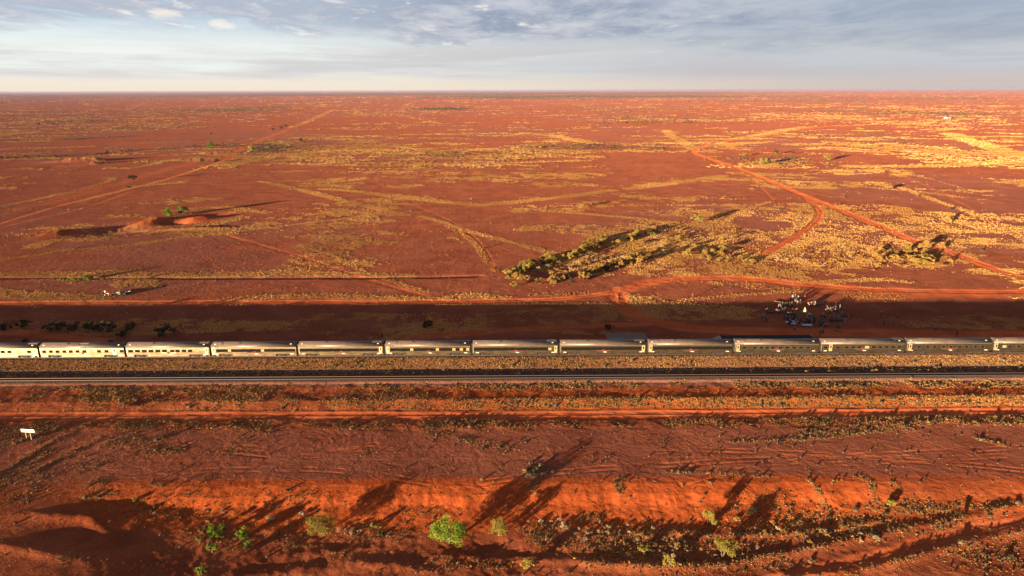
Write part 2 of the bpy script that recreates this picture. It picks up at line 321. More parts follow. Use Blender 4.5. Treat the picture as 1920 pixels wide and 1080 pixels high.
def masks(x, y):
    v = y-K*x
    n_big = fbm(x, y, 190, 4, 3); n_mid = fbm(x/1.8, y, 34, 5, 5, .60); n_fin = fbm(x, y, 9, 3, 9); n_s = fbm(x, y, 2.6, 2, 12)
    road = np.zeros_like(x); h = np.interp(v, PV, PZ)
    px_like = x/np.maximum(.96*y+19.7, 5)*1280+960            # rough bearing of the spot
    # the cutting dies out on the left, flattens on the right
    bf = ss(px_like+10*(n_fin-.5), 20, 330)*(1-.45*ss(px_like, 1560, 1750))
    low = np.minimum(h+.6, 0); near = v < V(905, -.6)
    wob = fbm(x, v*.3, 3.2, 3, 21)-.5                          # gullies cut into the scarp
    vb = np.where(v < V(860, -.6), v+2.4*wob, v)
    low = np.minimum(np.interp(vb, PV, PZ)+.6, 0)
    low = np.maximum(low, -.15-1.75*ss(px_like, -150, 700)-(low < -1.7)*0)
    h = np.where(near | (v < V(860, -.6)), -.6+low*bf, h)
    h += np.where(near, (.30*(fbm(x, y, 9, 4, 31)-.5)+.16*(n_s-.5)+.10*(vnoise(x/.9,y/.9,5)-.5))*bf*ss(v, V(905, -.6), V(960, -3)), 0)
    for pp, hw, s in ROADS:
        q = smooth_path(pp); d = polyline_d(x, y, q, hw*3)
        road = np.maximum(road, s*(1-ss(d+hw*.8*(n_fin-.5), hw*.65, hw*1.3))*(1-.45*np.exp(-(d/(.16*hw))**2))*(.7+.3*ss(n_s, .3, .7)))
    mott = fbm(x, y, 26, 5, 101, .6)
    for pp, hw in RUTS:
        d = polyline_d(x, y, smooth_path(pp, -.5 if pp[0][1] > 720 else 0), 4); tw = np.minimum(abs(d-.75), 9); brk = ss(n_s*.5+n_fin*.5, .40, .56); road = np.maximum(road, .22*brk*(1-ss(tw, .12, .5))); h -= .012*brk*np.exp(-(tw/.3)**2)
    for px, py, r0, r1, a0, a1 in DONUTS:
        cx, cy = P(px, py, -.5 if py > 720 else 0); r = np.hypot(x-cx, (y-cy)*1.0); an = np.degrees(np.arctan2(y-cy, x-cx))
        win = ss(r, r0, r0+1)*(1-ss(r, r1-1, r1))*ss(an, a0, a0+25)*(1-ss(an, a1-25, a1))*ss(n_fin, .3, .5); q = np.sin(2*np.pi*(r+.5*n_fin)/1.25); h += .012*q*win; road = np.maximum(road, .15*win*(q > .3))
    g = .30*n_big+.70*n_mid-.525
    far = ss(y, 200, 330)
    gb = np.zeros_like(x)
    for px, py, rx, ry, s in GPATCH:
        a, b, ea, eb = ell_w(px, py, rx, ry); gb += s*np.exp(-(((x-a)/ea)**2+((y-b)/eb)**2)**1.3)
    g = ss(g+gb*.72+.10*(n_fin-.5)+.05*(n_s-.5)-.006, .01, .09)
    behind = v > V_TRAIN+4
    g = np.where(behind, g, 0)
    gl = np.zeros_like(x); lam = fbm(x, y, 14, 3, 41)
    for pp, hw, s in GLINES:
        q = smooth_path(pp); d = polyline_d(x, y, q, hw*3)
        gl = np.maximum(gl, s*(1-ss(d+hw*.9*(lam-.5), hw*.7, hw*1.35)))
    g = np.maximum(g*(.15+.85*ss(n_fin*.6+.4*n_s, .38, .60)), gl*(.72+.28*ss(n_fin, .3, .55)))
    sc = np.zeros_like(x)
    for px, py, rx, ry, s in SPATCH:
        a, b, ea, eb = ell_w(px, py, rx, ry); sc = np.maximum(sc, s*1.5*np.exp(-(((x-a)/ea)**2+((y-b)/eb)**2)**1.5))
    sfar = ss(y, 1500, 3500); sc = sc*(ss(.4*n_mid+.6*fbm(x, y, 30, 4, 51), .40, .60)*(1-sfar)+sfar*(.35+.65*ss(fbm(x/2.5, y, 420, 4, 55), .38, .55)))
    for pp, hw, s in SLINES:
        d = polyline_d(x, y, smooth_path(pp), hw*3); sc = np.maximum(sc, s*(1-ss(d+hw*(lam-.5), hw*.4, hw*1.2)))
    # strips beside the railway
    def band(py0, py1, z=-.3, soft=.5, x0=-9999, x1=9999, wob=.8):
        v0 = V(py1, z); v1 = V(py0, z); vv = v+wob*(n_fin-.5)*2
        m = ss(vv, v0-soft, v0+soft)*(1-ss(vv, v1-soft, v1+soft))
        if x0 > -9000: m = m*ss(px_like+60*(n_fin-.5), x0, x0+140)
        if x1 < 9000: m = m*(1-ss(px_like+60*(n_fin-.5), x1-140, x1))
        return m
    gn = np.zeros_like(x)
    gn = np.maximum(gn, 0.8*ss(v+.8*(n_fin-.5), V(689, .1)-.3, V(689, .1)+.3)*(v < V_TRAIN-1.5)*(.45+.55*ss(n_s*.5+n_fin*.5, .38, .58)))
    gn = np.maximum(gn, .45*band(694, 697, -.1, .3, wob=.2)); gn = np.maximum(gn, 1.4*band(698.5, 703.5, -.1, .2, wob=.3)*ss(vnoise(x/1.1, y*0+3, 77), .40, .6))
    gn = np.maximum(gn, .60*band(719, 764, -.3, .8, x1=900)*ss(n_s*.5+n_fin*.5, .42, .6))
    gn = np.maximum(gn, .70*band(716, 731, -.3, .5, x0=780)*ss(n_s*.4+n_fin*.6, .40, .58))
    gn = np.maximum(gn, .95*band(713, 732, -.3, .5, x0=1400, x1=1700))
    gn = np.maximum(gn, .95*band(747, 764, -.4, .35, x0=760, wob=.6)*(.55+.45*ss(n_s, .35, .6)))
    gn = np.maximum(gn, .65*band(780, 803, -.6, .7, wob=1.2)*ss(n_s*.5+n_fin*.5, .38, .58)); gn = np.maximum(gn, .42*band(783, 850, -.6, 1.5, x1=520)*ss(n_fin, .4, .6))
    gn = np.maximum(gn, .55*band(785, 900, -.6, 1.5, x1=180)*ss(n_fin, .45, .62))
    for pp, hw, s in (([(1365, 829), (1470, 825), (1590, 815), (1665, 804)], .9, .8), ([(1500, 812), (1600, 806), (1700, 803)], 2, .5), ([(800, 812), (900, 832), (960, 845)], 1.8, .35), ([(1830, 820), (1850, 827), (1878, 834)], 1.0, 1), ([(1515, 898), (1532, 915), (1545, 935)], .6, 1), ([(1610, 895), (1632, 903), (1640, 925), (1655, 940)], .8, 1), ([(1250, 885), (1350, 888), (1440, 893)], .5, .6),
                      ([(285, 905), (300, 912)], .8, .9), ([(1325, 900), (1335, 912)], .4, .9), ([(1675, 905), (1690, 915)], .4, .9), ([(1158, 898), (1163, 920)], .7, 1), ([(-20, 925), (40, 882), (90, 850)], 1.2, .7)):
        d = polyline_d(x, y, smooth_path(pp, -.6), 6); gn = np.maximum(gn, s*(1-ss(d+.8*(n_s-.5), hw*.6, hw*1.2)))
    for px, py, rx, ry, s in ((182, 880, 34, 17, .9), (1003, 897, 23, 12, 1.2), (1003, 915, 8, 14, 1.2), (700, 1000, 60, 16, .8), (1040, 1005, 70, 24, .95), (1105, 975, 25, 9, 1), (1200, 1020, 130, 36, .85), (1330, 1010, 90, 35, .5), (1560, 990, 170, 26, .95), (1750, 962, 130, 18, .95), (1790, 1000, 120, 18, .8), (1480, 960, 100, 26, .55), (1350, 1050, 130, 24, .6), (480, 1015, 130, 20, .55), (330, 960, 110, 26, .35), (180, 925, 20, 12, .9), (190, 945, 30, 12, .5), (60, 945, 40, 18, .5), (100, 1060, 90, 14, .3), (1840, 1050, 100, 30, .55), (860, 1060, 120, 14, .6), (620, 1045, 60, 14, .5), (800, 965, 60, 10, .35), (560, 950, 160, 16, .25)):
        a, b = P(px, py, -2.5); ea = P(px+rx, py, -2.5)[0]-a; eb = (P(px, py-ry, -2.5)[1]-P(px, py+ry, -2.5)[1])/2
        gn = np.maximum(gn, s*np.exp(-(((x-a)/ea)**2+((y-b)/eb)**2)**1.6)*ss(n_s*.5+n_fin*.5, .33, .52))
    for pp, hw, hh in BERMS:
        d = polyline_d(x, y, smooth_path(pp, -2.6), hw*4); h += .55*hh*np.exp(-(d/hw)**2)*(.7+.6*(n_fin-.5)*2*.5); gn = np.maximum(gn, .85*np.exp(-(d/(hw*.9))**2)*ss(n_s, .3, .6))
    for px, py, rx, ry, a, hh in BUMPS:
        z0 = -2.6 if py > 900 else 0
        cx, cy = P(px, py, z0); ca, sa = math.cos(R(a)), math.sin(R(a)); dx = x-cx; dy = y-cy
        q = ((dx*ca+dy*sa)/rx)**2+((-dx*sa+dy*ca)/ry)**2
        h += hh*np.exp(-q**1.2)*(1+.7*(n_fin-.5)+.5*(n_s-.5))
    ditch = polyline_d(x, y, smooth_path([(-60, 521), (400, 521), (760, 520), (900, 517)]), 8); h -= .55*np.exp(-(ditch/1.5)**2)
    gn = gn*(1-road)
    h -= .10*road
    # ruts and soft undulation
    h += .05*(n_fin-.5)*2*(1-road)*ss(y, 1500, 400)+.6*(fbm(x, y, 140, 3, 61)-.5)*ss(y, 230, 420)*ss(y, 6000, 2500)
    scr = np.clip(band(716, 766, -.3, .8)+band(779, 806, -.6, .8, wob=1.4), 0, 1)
    h += scr*.30*(fbm(x, y, 3.4, 3, 71)-.5)*ss(v, V_TRAIN, V_TRAIN-9)
    h += .10*(fbm(x, y, 2.2, 2, 81)-.5)*(g > .2)*ss(y, 700, 300)
    dark = np.clip(.95*band(689.5, 703, -.1, .5)+1.0*((v > V_NEAR-1.9) & (v < V_NEAR+2.4)), 0, 1)
    pale = .8*np.clip(((v > V_NEAR-4.6) & (v < V_NEAR-1.9))*1.0, 0, 1)
    ball = ((v > V(690, 0)) & (v < V_TRAIN+3.2))*1.0
    clay = np.clip(ss(n_big+.35*(n_mid-.5)+.35*(mott-.5), .38, .56), 0, 1)*behind + .7*band(803, 907, -.6, 1.2)
    clay = np.maximum(clay*.9, .4*behind)
    red = band(906, 990, -1.8, .7)*bf+.8*band(728, 747, -.2, .5, x0=700)+.9*band(747, 766, -.4, .4, x0=760)+.5*band(719, 735, -.3, .8, x1=900)
    for px, py, rx, ry, a, hh in BUMPS:
        if py > 900 or hh < 1.6 or py < 400: continue
        cx, cy = P(px, py); red = np.maximum(red, np.exp(-((x-cx)/14)**2-((y-cy)/14)**2))
    red = np.clip(red, 0, 1)
    grass = np.maximum(g*(1-.9*road)*(1-.85*red), 0)
    return dict(h=h, road=road, grass=grass, near=gn, scrub=np.clip(sc, 0, 1)*(1-.8*road), dark=dark, pale=pale, ball=ball, clay=np.clip(clay, 0, 1)*(1-road), red=red)

# ------------------------------------------------------------------ ground sheet
NU = 1250; UM = .86
uc = 1.2*(np.linspace(0, 1, 26)[1:]**1.6); u_axis = np.concatenate([-(UM+uc[::-1]), np.linspace(-UM, UM, NU), UM+uc])
pys = np.concatenate([np.linspace(1230, 560, 600), np.linspace(559, 300, 230)[0:], np.linspace(299.3, 180, 180), np.linspace(179.4, 172, 40)])
vr = np.array([P(960, p)[1] for p in pys]); vr = vr[np.argsort(vr)]
vr = np.concatenate([np.linspace(-260, vr[0]-3, 26), vr, [5e4, 6.4e4]])
def WID(v): return np.sqrt(np.maximum(v, 0)**2+100.0**2)
U2, V2 = np.meshgrid(u_axis, vr); GX = U2*WID(V2); GY = V2+K*GX
GM = {k: a.reshape(GX.shape) for k, a in masks(GX.ravel(), GY.ravel()).items()}
GM['h'][GY > 30000] = 0
nr, nc = GX.shape
def sample(key, x, y):
    v = y-K*x; u = x/WID(v)
    iu = np.clip(np.interp(u, u_axis, np.arange(nc)), 0, nc-1.001); iv = np.clip(np.interp(v, vr, np.arange(nr)), 0, nr-1.001)
    a = iu.astype(int); b = iv.astype(int); fa = iu-a; fb = iv-b; G = GM[key]
    return G[b, a]*(1-fa)*(1-fb)+G[b, a+1]*fa*(1-fb)+G[b+1, a]*(1-fa)*fb+G[b+1, a+1]*fa*fb
def H(x, y): return float(sample('h', np.array([float(x)]), np.array([float(y)]))[0])
verts = np.stack([GX.ravel(), GY.ravel(), GM['h'].ravel()], 1)
ii = (np.arange(nr-1)[:, None]*nc+np.arange(nc-1)[None, :]).ravel()
gme = npmesh('ground', verts, np.stack([ii, ii+1, ii+1+nc, ii+nc], 1))
gme.polygons.foreach_set('use_smooth', np.ones(len(gme.polygons), dtype=bool))
GM['veg'] = np.maximum(GM['grass'], .45*GM['near'])
for k in ('road', 'veg', 'scrub', 'dark', 'pale', 'clay', 'red', 'ball'):
    a = gme.attributes.new(k, 'FLOAT', 'POINT'); a.data.foreach_set('value', GM[k].ravel().astype(np.float32))
gm = bpy.data.materials.new('red_earth'); gm.use_nodes = True; t = NT(gm.node_tree)
out = t.n('ShaderNodeOutputMaterial'); geo = t.n('ShaderNodeNewGeometry'); pos = geo.outputs['Position']
A = lambda n: t.n('ShaderNodeAttribute', attribute_name=n).outputs['Fac']
sxy = t.n('ShaderNodeSeparateXYZ'); t.put(sxy.inputs[0], pos)
big = t.noise(pos, .012, 5, .6); mid = t.noise(pos, .11, 5, .6); fin = t.noise(pos, .9, 5, .65); grit = t.noise(pos, 5.0, 3, .7)
sand = t.mix(t.sstep(mid, .35, .65), (.185, .050, .023), (.265, .076, .034))
clay = t.mix(t.sstep(fin, .3, .7), (.165, .060, .043), (.220, .083, .058))
colr = t.mix(t.math('MULTIPLY', A('clay'), t.sstep(mid, .25, .62, .6, 1)), sand, clay)
colr = t.mix(t.math('MULTIPLY', A('red'), .85), colr, t.mix(t.sstep(fin, .3, .7), (.26, .050, .014), (.40, .090, .022)))
colr = t.mix(t.math('MULTIPLY', A('road'), t.sstep(fin, .2, .6, .75, 1)), colr, t.mix(t.sstep(mid, .35, .65), (.36, .086, .032), (.44, .118, .046)))
vg = A('veg'); vf = t.sstep(t.math('ADD', vg, t.math('MULTIPLY', t.math('SUBTRACT', fin, .5), .9)), .25, .8)
fardist = t.sstep(sxy.outputs[1], 250, 900)
colr = t.mix(t.math('MULTIPLY', vf, t.math('ADD', .46, t.math('MULTIPLY', fardist, .35))), colr, t.mix(t.sstep(grit, .3, .7), (.36, .165, .055), (.56, .29, .095)))
sg = A('scrub'); sf = t.sstep(t.math('ADD', sg, t.math('MULTIPLY', t.math('SUBTRACT', t.noise(pos, .07, 4, .6), .5), 1.0)), .2, .85)
colr = t.mix(t.math('MULTIPLY', sf, .85), colr, (.060, .040, .034))
colr = t.mix(t.math('MULTIPLY', A('road'), .8), colr, t.mix(t.sstep(mid, .35, .65), (.37, .085, .030), (.45, .118, .044)))
colr = t.mix(t.math('MULTIPLY', A('dark'), t.sstep(fin, .25, .6, .8, 1)), colr, t.mix(t.sstep(grit, .3, .7), (.050, .036, .034), (.105, .078, .070)))
colr = t.mix(A('pale'), colr, t.mix(t.sstep(grit, .3, .7), (.13, .062, .046), (.22, .108, .078)))
colr = t.mix(t.math('MULTIPLY', A('ball'), .85), colr, t.mix(t.sstep(grit, .3, .7), (.10, .050, .032), (.24, .115, .062)))
mo = t.noise(pos, .045, 8, .68, .6)
colr = t.mix(t.sstep(mo, .38, .66, 0, .8), colr, t.mix(1.0, colr, (.78, .75, .78), 'MULTIPLY'))
colr = t.mix(t.sstep(big, .3, .7, .0, .35), colr, t.mix(1.0, colr, (.70, .66, .72), 'MULTIPLY'))
colr = t.mix(t.sstep(grit, .25, .75, 0, 1), t.mix(1.0, colr, (.72, .70, .70), 'MULTIPLY'), t.mix(1.0, colr, (1.22, 1.2, 1.2), 'MULTIPLY'))
bsdf = t.n('ShaderNodeBsdfDiffuse'); bsdf.inputs['Roughness'].default_value = .7; t.put(bsdf.inputs[0], colr)
# ripple, grader lines on the roads and the clay pan, stones
v_co = t.math('SUBTRACT', sxy.outputs[1], t.math('MULTIPLY', sxy.outputs[0], K))
lines = t.noise(t.vec(t.math('MULTIPLY', sxy.outputs[0], .05), v_co, 0.0), 1.6, 4, .6, .3)
hgt = t.math('ADD', t.math('ADD', t.math('MULTIPLY', t.noise(pos, 1.3, 6, .72), .34), t.math('MULTIPLY', t.noise(pos, .30, 3, .6, 1.0), .75)), t.math('MULTIPLY', grit, .05))
hgt = t.math('ADD', hgt, t.math('MULTIPLY', lines, t.math('MULTIPLY', t.math('ADD', .04, t.math('MULTIPLY', A('road'), .05)), 1.0)))
hgt = t.math('ADD', hgt, t.math('MULTIPLY', t.math('MULTIPLY', vg, t.noise(pos, 2.6, 3, .6)), .5))
hgt = t.math('MULTIPLY', hgt, t.math('SUBTRACT', 1.0, t.math('MULTIPLY', A('road'), .75)))
bmp = t.n('ShaderNodeBump'); bmp.inputs['Strength'].default_value = 1.0; bmp.inputs['Distance'].default_value = .42; t.put(bmp.inputs['Height'], hgt)
t.nt.links.new(bmp.outputs[0], bsdf.inputs['Normal']); t.nt.links.new(bsdf.outputs[0], out.inputs[0])
ground = link('ground', gme, None, gm); tag(ground, kind='structure')

# ------------------------------------------------------------------ vegetation building blocks
def tuft_mesh(seed, n=16, h=.42, r=.30, wdt=.07, core=.55):
    g = np.random.default_rng(seed); vs = []; fs = []
    for i in range(n):
        a = g.uniform(0, 2*math.pi); rr = r*math.sqrt(g.uniform(0, .5)); lean = g.uniform(.2, 1.0); hh = h*g.uniform(.6, 1.1)*(1-.35*lean)
        bx, by = rr*math.cos(a)*.6, rr*math.sin(a)*.6; dx, dy = math.cos(a)*r*lean, math.sin(a)*r*lean; px_, py_ = -math.sin(a)*wdt, math.cos(a)*wdt
        b = len(vs)
        vs += [(bx-px_, by-py_, -.03), (bx+px_, by+py_, -.03), (bx+dx*.6+px_*.8, by+dy*.6+py_*.8, hh*.75), (bx+dx*.6-px_*.8, by+dy*.6-py_*.8, hh*.75), (bx+dx, by+dy, hh)]
        fs += [(b, b+1, b+2), (b, b+2, b+3), (b+3, b+2, b+4)]
    b = len(vs); m = 7
    for k in range(m):
        a = 2*math.pi*k/m; q = g.uniform(.8, 1.15); vs.append((r*core*q*math.cos(a), r*core*q*math.sin(a), -.03))
    for k in range(m):
        a = 2*math.pi*(k+.5)/m; q = g.uniform(.8, 1.15); vs.append((r*core*.85*q*math.cos(a), r*core*.85*q*math.sin(a), h*.45))
    vs.append((0, 0, h*.72))
    for k in range(m):
        fs += [(b+k, b+(k+1) % m, b+m+k), (b+m+k, b+(k+1) % m, b+m+(k+1) % m), (b+m+k, b+m+(k+1) % m, b+2*m)]
    me = bpy.data.meshes.new('tuft'); me.from_pydata(vs, [], fs); me.update(); return me
def foliage_mat(name, c0, c1, inst=True, trans=.25):
    if name in MATS: return MATS[name]
    m = bpy.data.materials.new(name); m.use_nodes = True; t = NT(m.node_tree)
    o = t.n('ShaderNodeOutputMaterial'); d = t.n('ShaderNodeBsdfDiffuse'); d.inputs['Roughness'].default_value = .8
    tr = t.n('ShaderNodeBsdfTranslucent'); mx = t.n('ShaderNodeMixShader'); mx.inputs[0].default_value = trans
    tcn = t.n('ShaderNodeTexCoord')
    if inst:
        at = t.n('ShaderNodeAttribute', attribute_name='tint', attribute_type='INSTANCER'); fac = at.outputs['Fac']
    else:
        oi = t.n('ShaderNodeObjectInfo')
        nz = t.noise(tcn.outputs['Object'], 1.6, 3, .6)
        fac = t.math('ADD', t.math('MULTIPLY', oi.outputs['Random'], .5), t.sstep(nz, .35, .65, 0, .5))
    c = t.mix(fac, c0, c1); t.put(d.inputs[0], c); t.put(tr.inputs[0], c)
    t.nt.links.new(d.outputs[0], mx.inputs[1]); t.nt.links.new(tr.outputs[0], mx.inputs[2]); t.nt.links.new(mx.outputs[0], o.inputs[0])
    MATS[name] = m; return m
def proto(me, mat):
    me.materials.clear(); me.materials.append(mat); return bpy.data.objects.new('proto', me)
def scatter(name, pts, sc, tint, protos, label_kind='stuff'):
    n = len(pts); me = bpy.data.meshes.new(name); me.vertices.add(n); me.vertices.foreach_set('co', pts.astype(np.float32).ravel())
    for nm, arr, ty in (('sc', sc, 'FLOAT'), ('tint', tint, 'FLOAT'), ('rotz', rng.uniform(0, 6.283, n), 'FLOAT'), ('sh', rng.uniform(.7, 1.25, n), 'FLOAT')):
        a = me.attributes.new(nm, ty, 'POINT'); a.data.foreach_set('value', np.asarray(arr, dtype=np.float32))
    a = me.attributes.new('which', 'INT', 'POINT'); a.data.foreach_set('value', rng.integers(0, len(protos), n).astype(np.int32))
    ob = link(name, me); tag(ob, kind='stuff')
    ng = bpy.data.node_groups.new(name, 'GeometryNodeTree')
    ng.interface.new_socket('Geometry', in_out='INPUT', socket_type='NodeSocketGeometry'); ng.interface.new_socket('Geometry', in_out='OUTPUT', socket_type='NodeSocketGeometry')
    N = ng.nodes; L = ng.links; gi = N.new('NodeGroupInput'); go = N.new('NodeGroupOutput'); iop = N.new('GeometryNodeInstanceOnPoints'); j = N.new('GeometryNodeJoinGeometry')
    for p in reversed(protos):
        oi = N.new('GeometryNodeObjectInfo'); oi.inputs['Object'].default_value = p; oi.inputs['As Instance'].default_value = True; L.new(oi.outputs['Geometry'], j.inputs[0])
    def att(nm, ty='FLOAT'):
        a = N.new('GeometryNodeInputNamedAttribute'); a.data_type = ty; a.inputs['Name'].default_value = nm; return a.outputs[0]
    cr = N.new('ShaderNodeCombineXYZ'); L.new(att('rotz'), cr.inputs[2]); cs = N.new('ShaderNodeCombineXYZ'); m1 = N.new('ShaderNodeMath'); m1.operation = 'MULTIPLY'
    s_ = att('sc'); L.new(s_, m1.inputs[0]); L.new(att('sh'), m1.inputs[1]); L.new(s_, cs.inputs[0]); L.new(s_, cs.inputs[1]); L.new(m1.outputs[0], cs.inputs[2])
    L.new(gi.outputs[0], iop.inputs['Points']); L.new(j.outputs[0], iop.inputs['Instance']); iop.inputs['Pick Instance'].default_value = True
    L.new(att('which', 'INT'), iop.inputs['Instance Index']); L.new(cr.outputs[0], iop.inputs['Rotation']); L.new(cs.outputs[0], iop.inputs['Scale'])
    L.new(iop.outputs[0], go.inputs[0]); md = ob.modifiers.new('scatter', 'NODES'); md.node_group = ng
    return ob
def cand(n, v0, v1, um=.82):
    "random land points between two distances, uniform per area"
    vv = np.sqrt(rng.uniform((max(v0, 0)+60)**2, (v1+60)**2, n))-60; u = rng.uniform(-um, um, n); x = u*WID(vv); return x, vv+K*x
def lift(x, y, dz=0): return np.stack([x, y, sample('h', x, y)+dz], 1)

g_mat = foliage_mat('dry_grass', (.34, .165, .045), (.76, .46, .150)); s_mat = foliage_mat('saltbush', (.055, .050, .030), (.19, .135, .075)); gs = [proto(tuft_mesh(i, 16, .30, .34, .05, .38), g_mat) for i in range(5)]
far_g = [proto(tuft_mesh(20+i, 30, .30, 1.0, .13, .45), g_mat) for i in range(3)]
bs = [proto(tuft_mesh(40+i, 34, .75, .62, .10, .75), s_mat) for i in range(4)]
def do_scatter(name, key, specs, protos, tfun):
    X_ = []; S_ = []; T_ = []
    for (n, v0, v1, s0, s1, pw, base) in specs:
        x, y = cand(n, v0, v1); m = (.75 if key == 'near' else .62)*sample(key, x, y)**pw+base; k = rng.uniform(0, 1, n) < m; x = x[k]; y = y[k]
        rd = sample('road', x, y); k = rng.uniform(0, 1, len(x)) > rd*1.2; x = x[k]; y = y[k]
        vv = y-K*x; k = (np.abs(vv-V_TRAIN) > 1.7) & (np.abs(vv-V_NEAR) > 1.8); x = x[k]; y = y[k]
        X_.append(lift(x, y)); S_.append(s0+(s1-s0)*rng.uniform(0, 1, len(x))**1.5); T_.append(tfun(x, y))
    return scatter(name, np.concatenate(X_), np.concatenate(S_), np.clip(np.concatenate(T_), 0, 1), protos)
tg = lambda x, y: .15+.9*ss(fbm(x, y, 35, 2, 91), .35, .65)*rng.uniform(.1, 1, len(x))
do_scatter('dry_grass', 'near', [(420000, 78, 176.6, .16, .46, 1.1, .014), (60000, 140, 176.6, .3, .75, 1.2, .0), (14000, 78, 172, .4, .95, 1.3, .0015)], gs, lambda x, y: tg(x, y)*.55)
do_scatter('pale_tussock_grass', 'grass', [(420000, 178, 330, .3, .95, 1.0, .003), (520000, 330, 640, .45, 1.2, 1.1, .001)], gs, tg)
do_scatter('far_grass', 'grass', [(260000, 640, 1300, .9, 1.8, 1.1, .0), (160000, 1300, 3200, 1.8, 3.4, 1.1, .0)], far_g, tg)
ts = lambda x, y: rng.uniform(0, 1, len(x))
do_scatter('saltbush_scrub', 'scrub', [(150000, 300, 1200, .7, 2.0, 1.0, .001), (200000, 1200, 4500, 1.4, 3.6, 1.0, .003), (90000, 4500, 16000, 4, 10, 1.0, .02)], bs, ts)
do_scatter('low_scrub', 'near', [(120000, 78, 176.6, .12, .42, 1.1, .025), (2500, 78, 172, .5, .9, 1.4, .003)], bs, ts)
# ------------------------------------------------------------------ railway tracks
def on_line(x, v): return (x, v+K*x)
def railway(name, v, ztop, label):
    root = empty(name, (*on_line(0, v), 0), YAW, label, 'railway track')
    for s in (-1, 1):
        m = MB(); m.box(-330, 330, s*.72-.075, s*.72+.075, ztop-.16, ztop-.13); m.box(-330, 330, s*.72-.014, s*.72+.014, ztop-.13, ztop-.04); m.box(-330, 330, s*.72-.036, s*.72+.036, ztop-.04, ztop)
        m.build('rail', pmat('rail_steel', (.09, .055, .045), .6, .4), root)
    m = MB()
    for i in range(int(400/.68)): x = -200+i*.68+random.uniform(-.03, .03); m.box(x-.12, x+.12, -1.28, 1.28, ztop-.34, ztop-.163)
    s = m.build('sleepers', pmat('sleeper_concrete', (.055, .042, .038), .9, var=.3), root); tag(s, kind='stuff')
    return root
RT = .72+.30
railway('railway_track', V_TRAIN, RT, 'railway track on raised ballast with the long silver train standing on it')
railway('railway_track', V_NEAR, .12+.30, 'empty railway track on dark ballast in front of the train')

# ------------------------------------------------------------------ the train
def steel():
    m = bpy.data.materials.new('fluted_stainless_steel'); m.use_nodes = True; t = NT(m.node_tree)
    o = t.n('ShaderNodeOutputMaterial'); b = t.n('ShaderNodeBsdfPrincipled'); t.nt.links.new(b.outputs[0], o.inputs[0])
    tc = t.n('ShaderNodeTexCoord'); s = t.n('ShaderNodeSeparateXYZ'); t.put(s.inputs[0], tc.outputs['Object'])
    nz = t.noise(t.vec(t.math('MULTIPLY', s.outputs[0], .5), t.math('MULTIPLY', s.outputs[1], 2.0), t.math('MULTIPLY', s.outputs[2], 4.0)), 1.0, 5, .6)
    t.put(b.inputs['Base Color'], t.mix(t.sstep(nz, .3, .72), (.115, .081, .049), (.200, .143, .088)))
    b.inputs['Metallic'].default_value = .88; t.put(b.inputs['Roughness'], t.sstep(nz, .3, .75, .29, .38))
    fl = t.math('SINE', t.math('MULTIPLY', s.outputs[2], 78.0))
    bp = t.n('ShaderNodeBump'); bp.inputs['Distance'].default_value = .006; bp.inputs['Strength'].default_value = .55; t.put(bp.inputs['Height'], fl)
    t.nt.links.new(bp.outputs[0], b.inputs['Normal']); return m
def roofm():
    m = bpy.data.materials.new('dusty_ribbed_roof'); m.use_nodes = True; t = NT(m.node_tree)
    o = t.n('ShaderNodeOutputMaterial'); b = t.n('ShaderNodeBsdfPrincipled'); t.nt.links.new(b.outputs[0], o.inputs[0])
    tc = t.n('ShaderNodeTexCoord'); s = t.n('ShaderNodeSeparateXYZ'); t.put(s.inputs[0], tc.outputs['Object'])
    oi = t.n('ShaderNodeObjectInfo')
    nz = t.noise(t.vec(t.math('MULTIPLY', s.outputs[0], .8), t.math('MULTIPLY', s.outputs[1], 2.5), oi.outputs['Random']), 1.0, 5, .65)
    t.put(b.inputs['Base Color'], t.mix(t.sstep(nz, .3, .72), (.070, .050, .040), (.115, .083, .066)))
    b.inputs['Metallic'].default_value = .12; b.inputs['Roughness'].default_value = .5
    fl = t.math('SINE', t.math('MULTIPLY', s.outputs[1], 40.0)); bp = t.n('ShaderNodeBump'); bp.inputs['Distance'].default_value = .01; bp.inputs['Strength'].default_value = .6
    t.put(bp.inputs['Height'], fl); t.nt.links.new(bp.outputs[0], b.inputs['Normal']); return m
M_ST = steel(); M_RF = roofm()
M_GL = pmat('dark_glass', (.008, .007, .006), .2, spec=.12); M_BLIND = pmat('window_with_blind', (.22, .18, .09), .3, spec=.5)
M_DOOR = pmat('brushed_door_panel', (.74, .58, .30), .42, .75, var=.12); M_DK = pmat('underframe_black', (.018, .015, .013), .8)
M_RED = pmat('faded_red_panel', (.062, .030, .022), .6, spec=.1); M_RED2 = pmat('emblem_red', (.12, .032, .022), .6, spec=.1); M_WH = pmat('white_paint', (.80, .78, .72), .5)
M_FRM = pmat('window_rubber', (.10, .085, .07), .6); M_WHEEL = pmat('wheel_steel', (.07, .055, .045), .5, .6)
GAPS = [-582, -418.5, -255, -91.5, 72, 234, 394, 557.3, 720.5, 884, 1048, 1213, 1375, 1536.5, 1697.5, 1859.5, 2021]
def gap_x(px):                                          # photo bearing -> distance along the track
    d = f_+r_*((px-960)/FPX)+u_*((540-655)/FPX); vt = V_TRAIN-1.5; t_ = vt/(d.y-K*d.x); return d.x*t_
GX_ = [gap_x(p) for p in GAPS]
def loft(prof, x0, x1, close=True):
    m = MB(); n = len(prof)
    for x in (x0, x1): m.v += [(x, y, z) for (y, z) in prof]
    m.f += [(i, i+1, n+i+1, n+i) for i in range(n-1)]+[tuple(reversed(range(n))), tuple(range(n, 2*n))]
    if close: m.f.append((n-1, 0, n, 2*n-1))
    return m
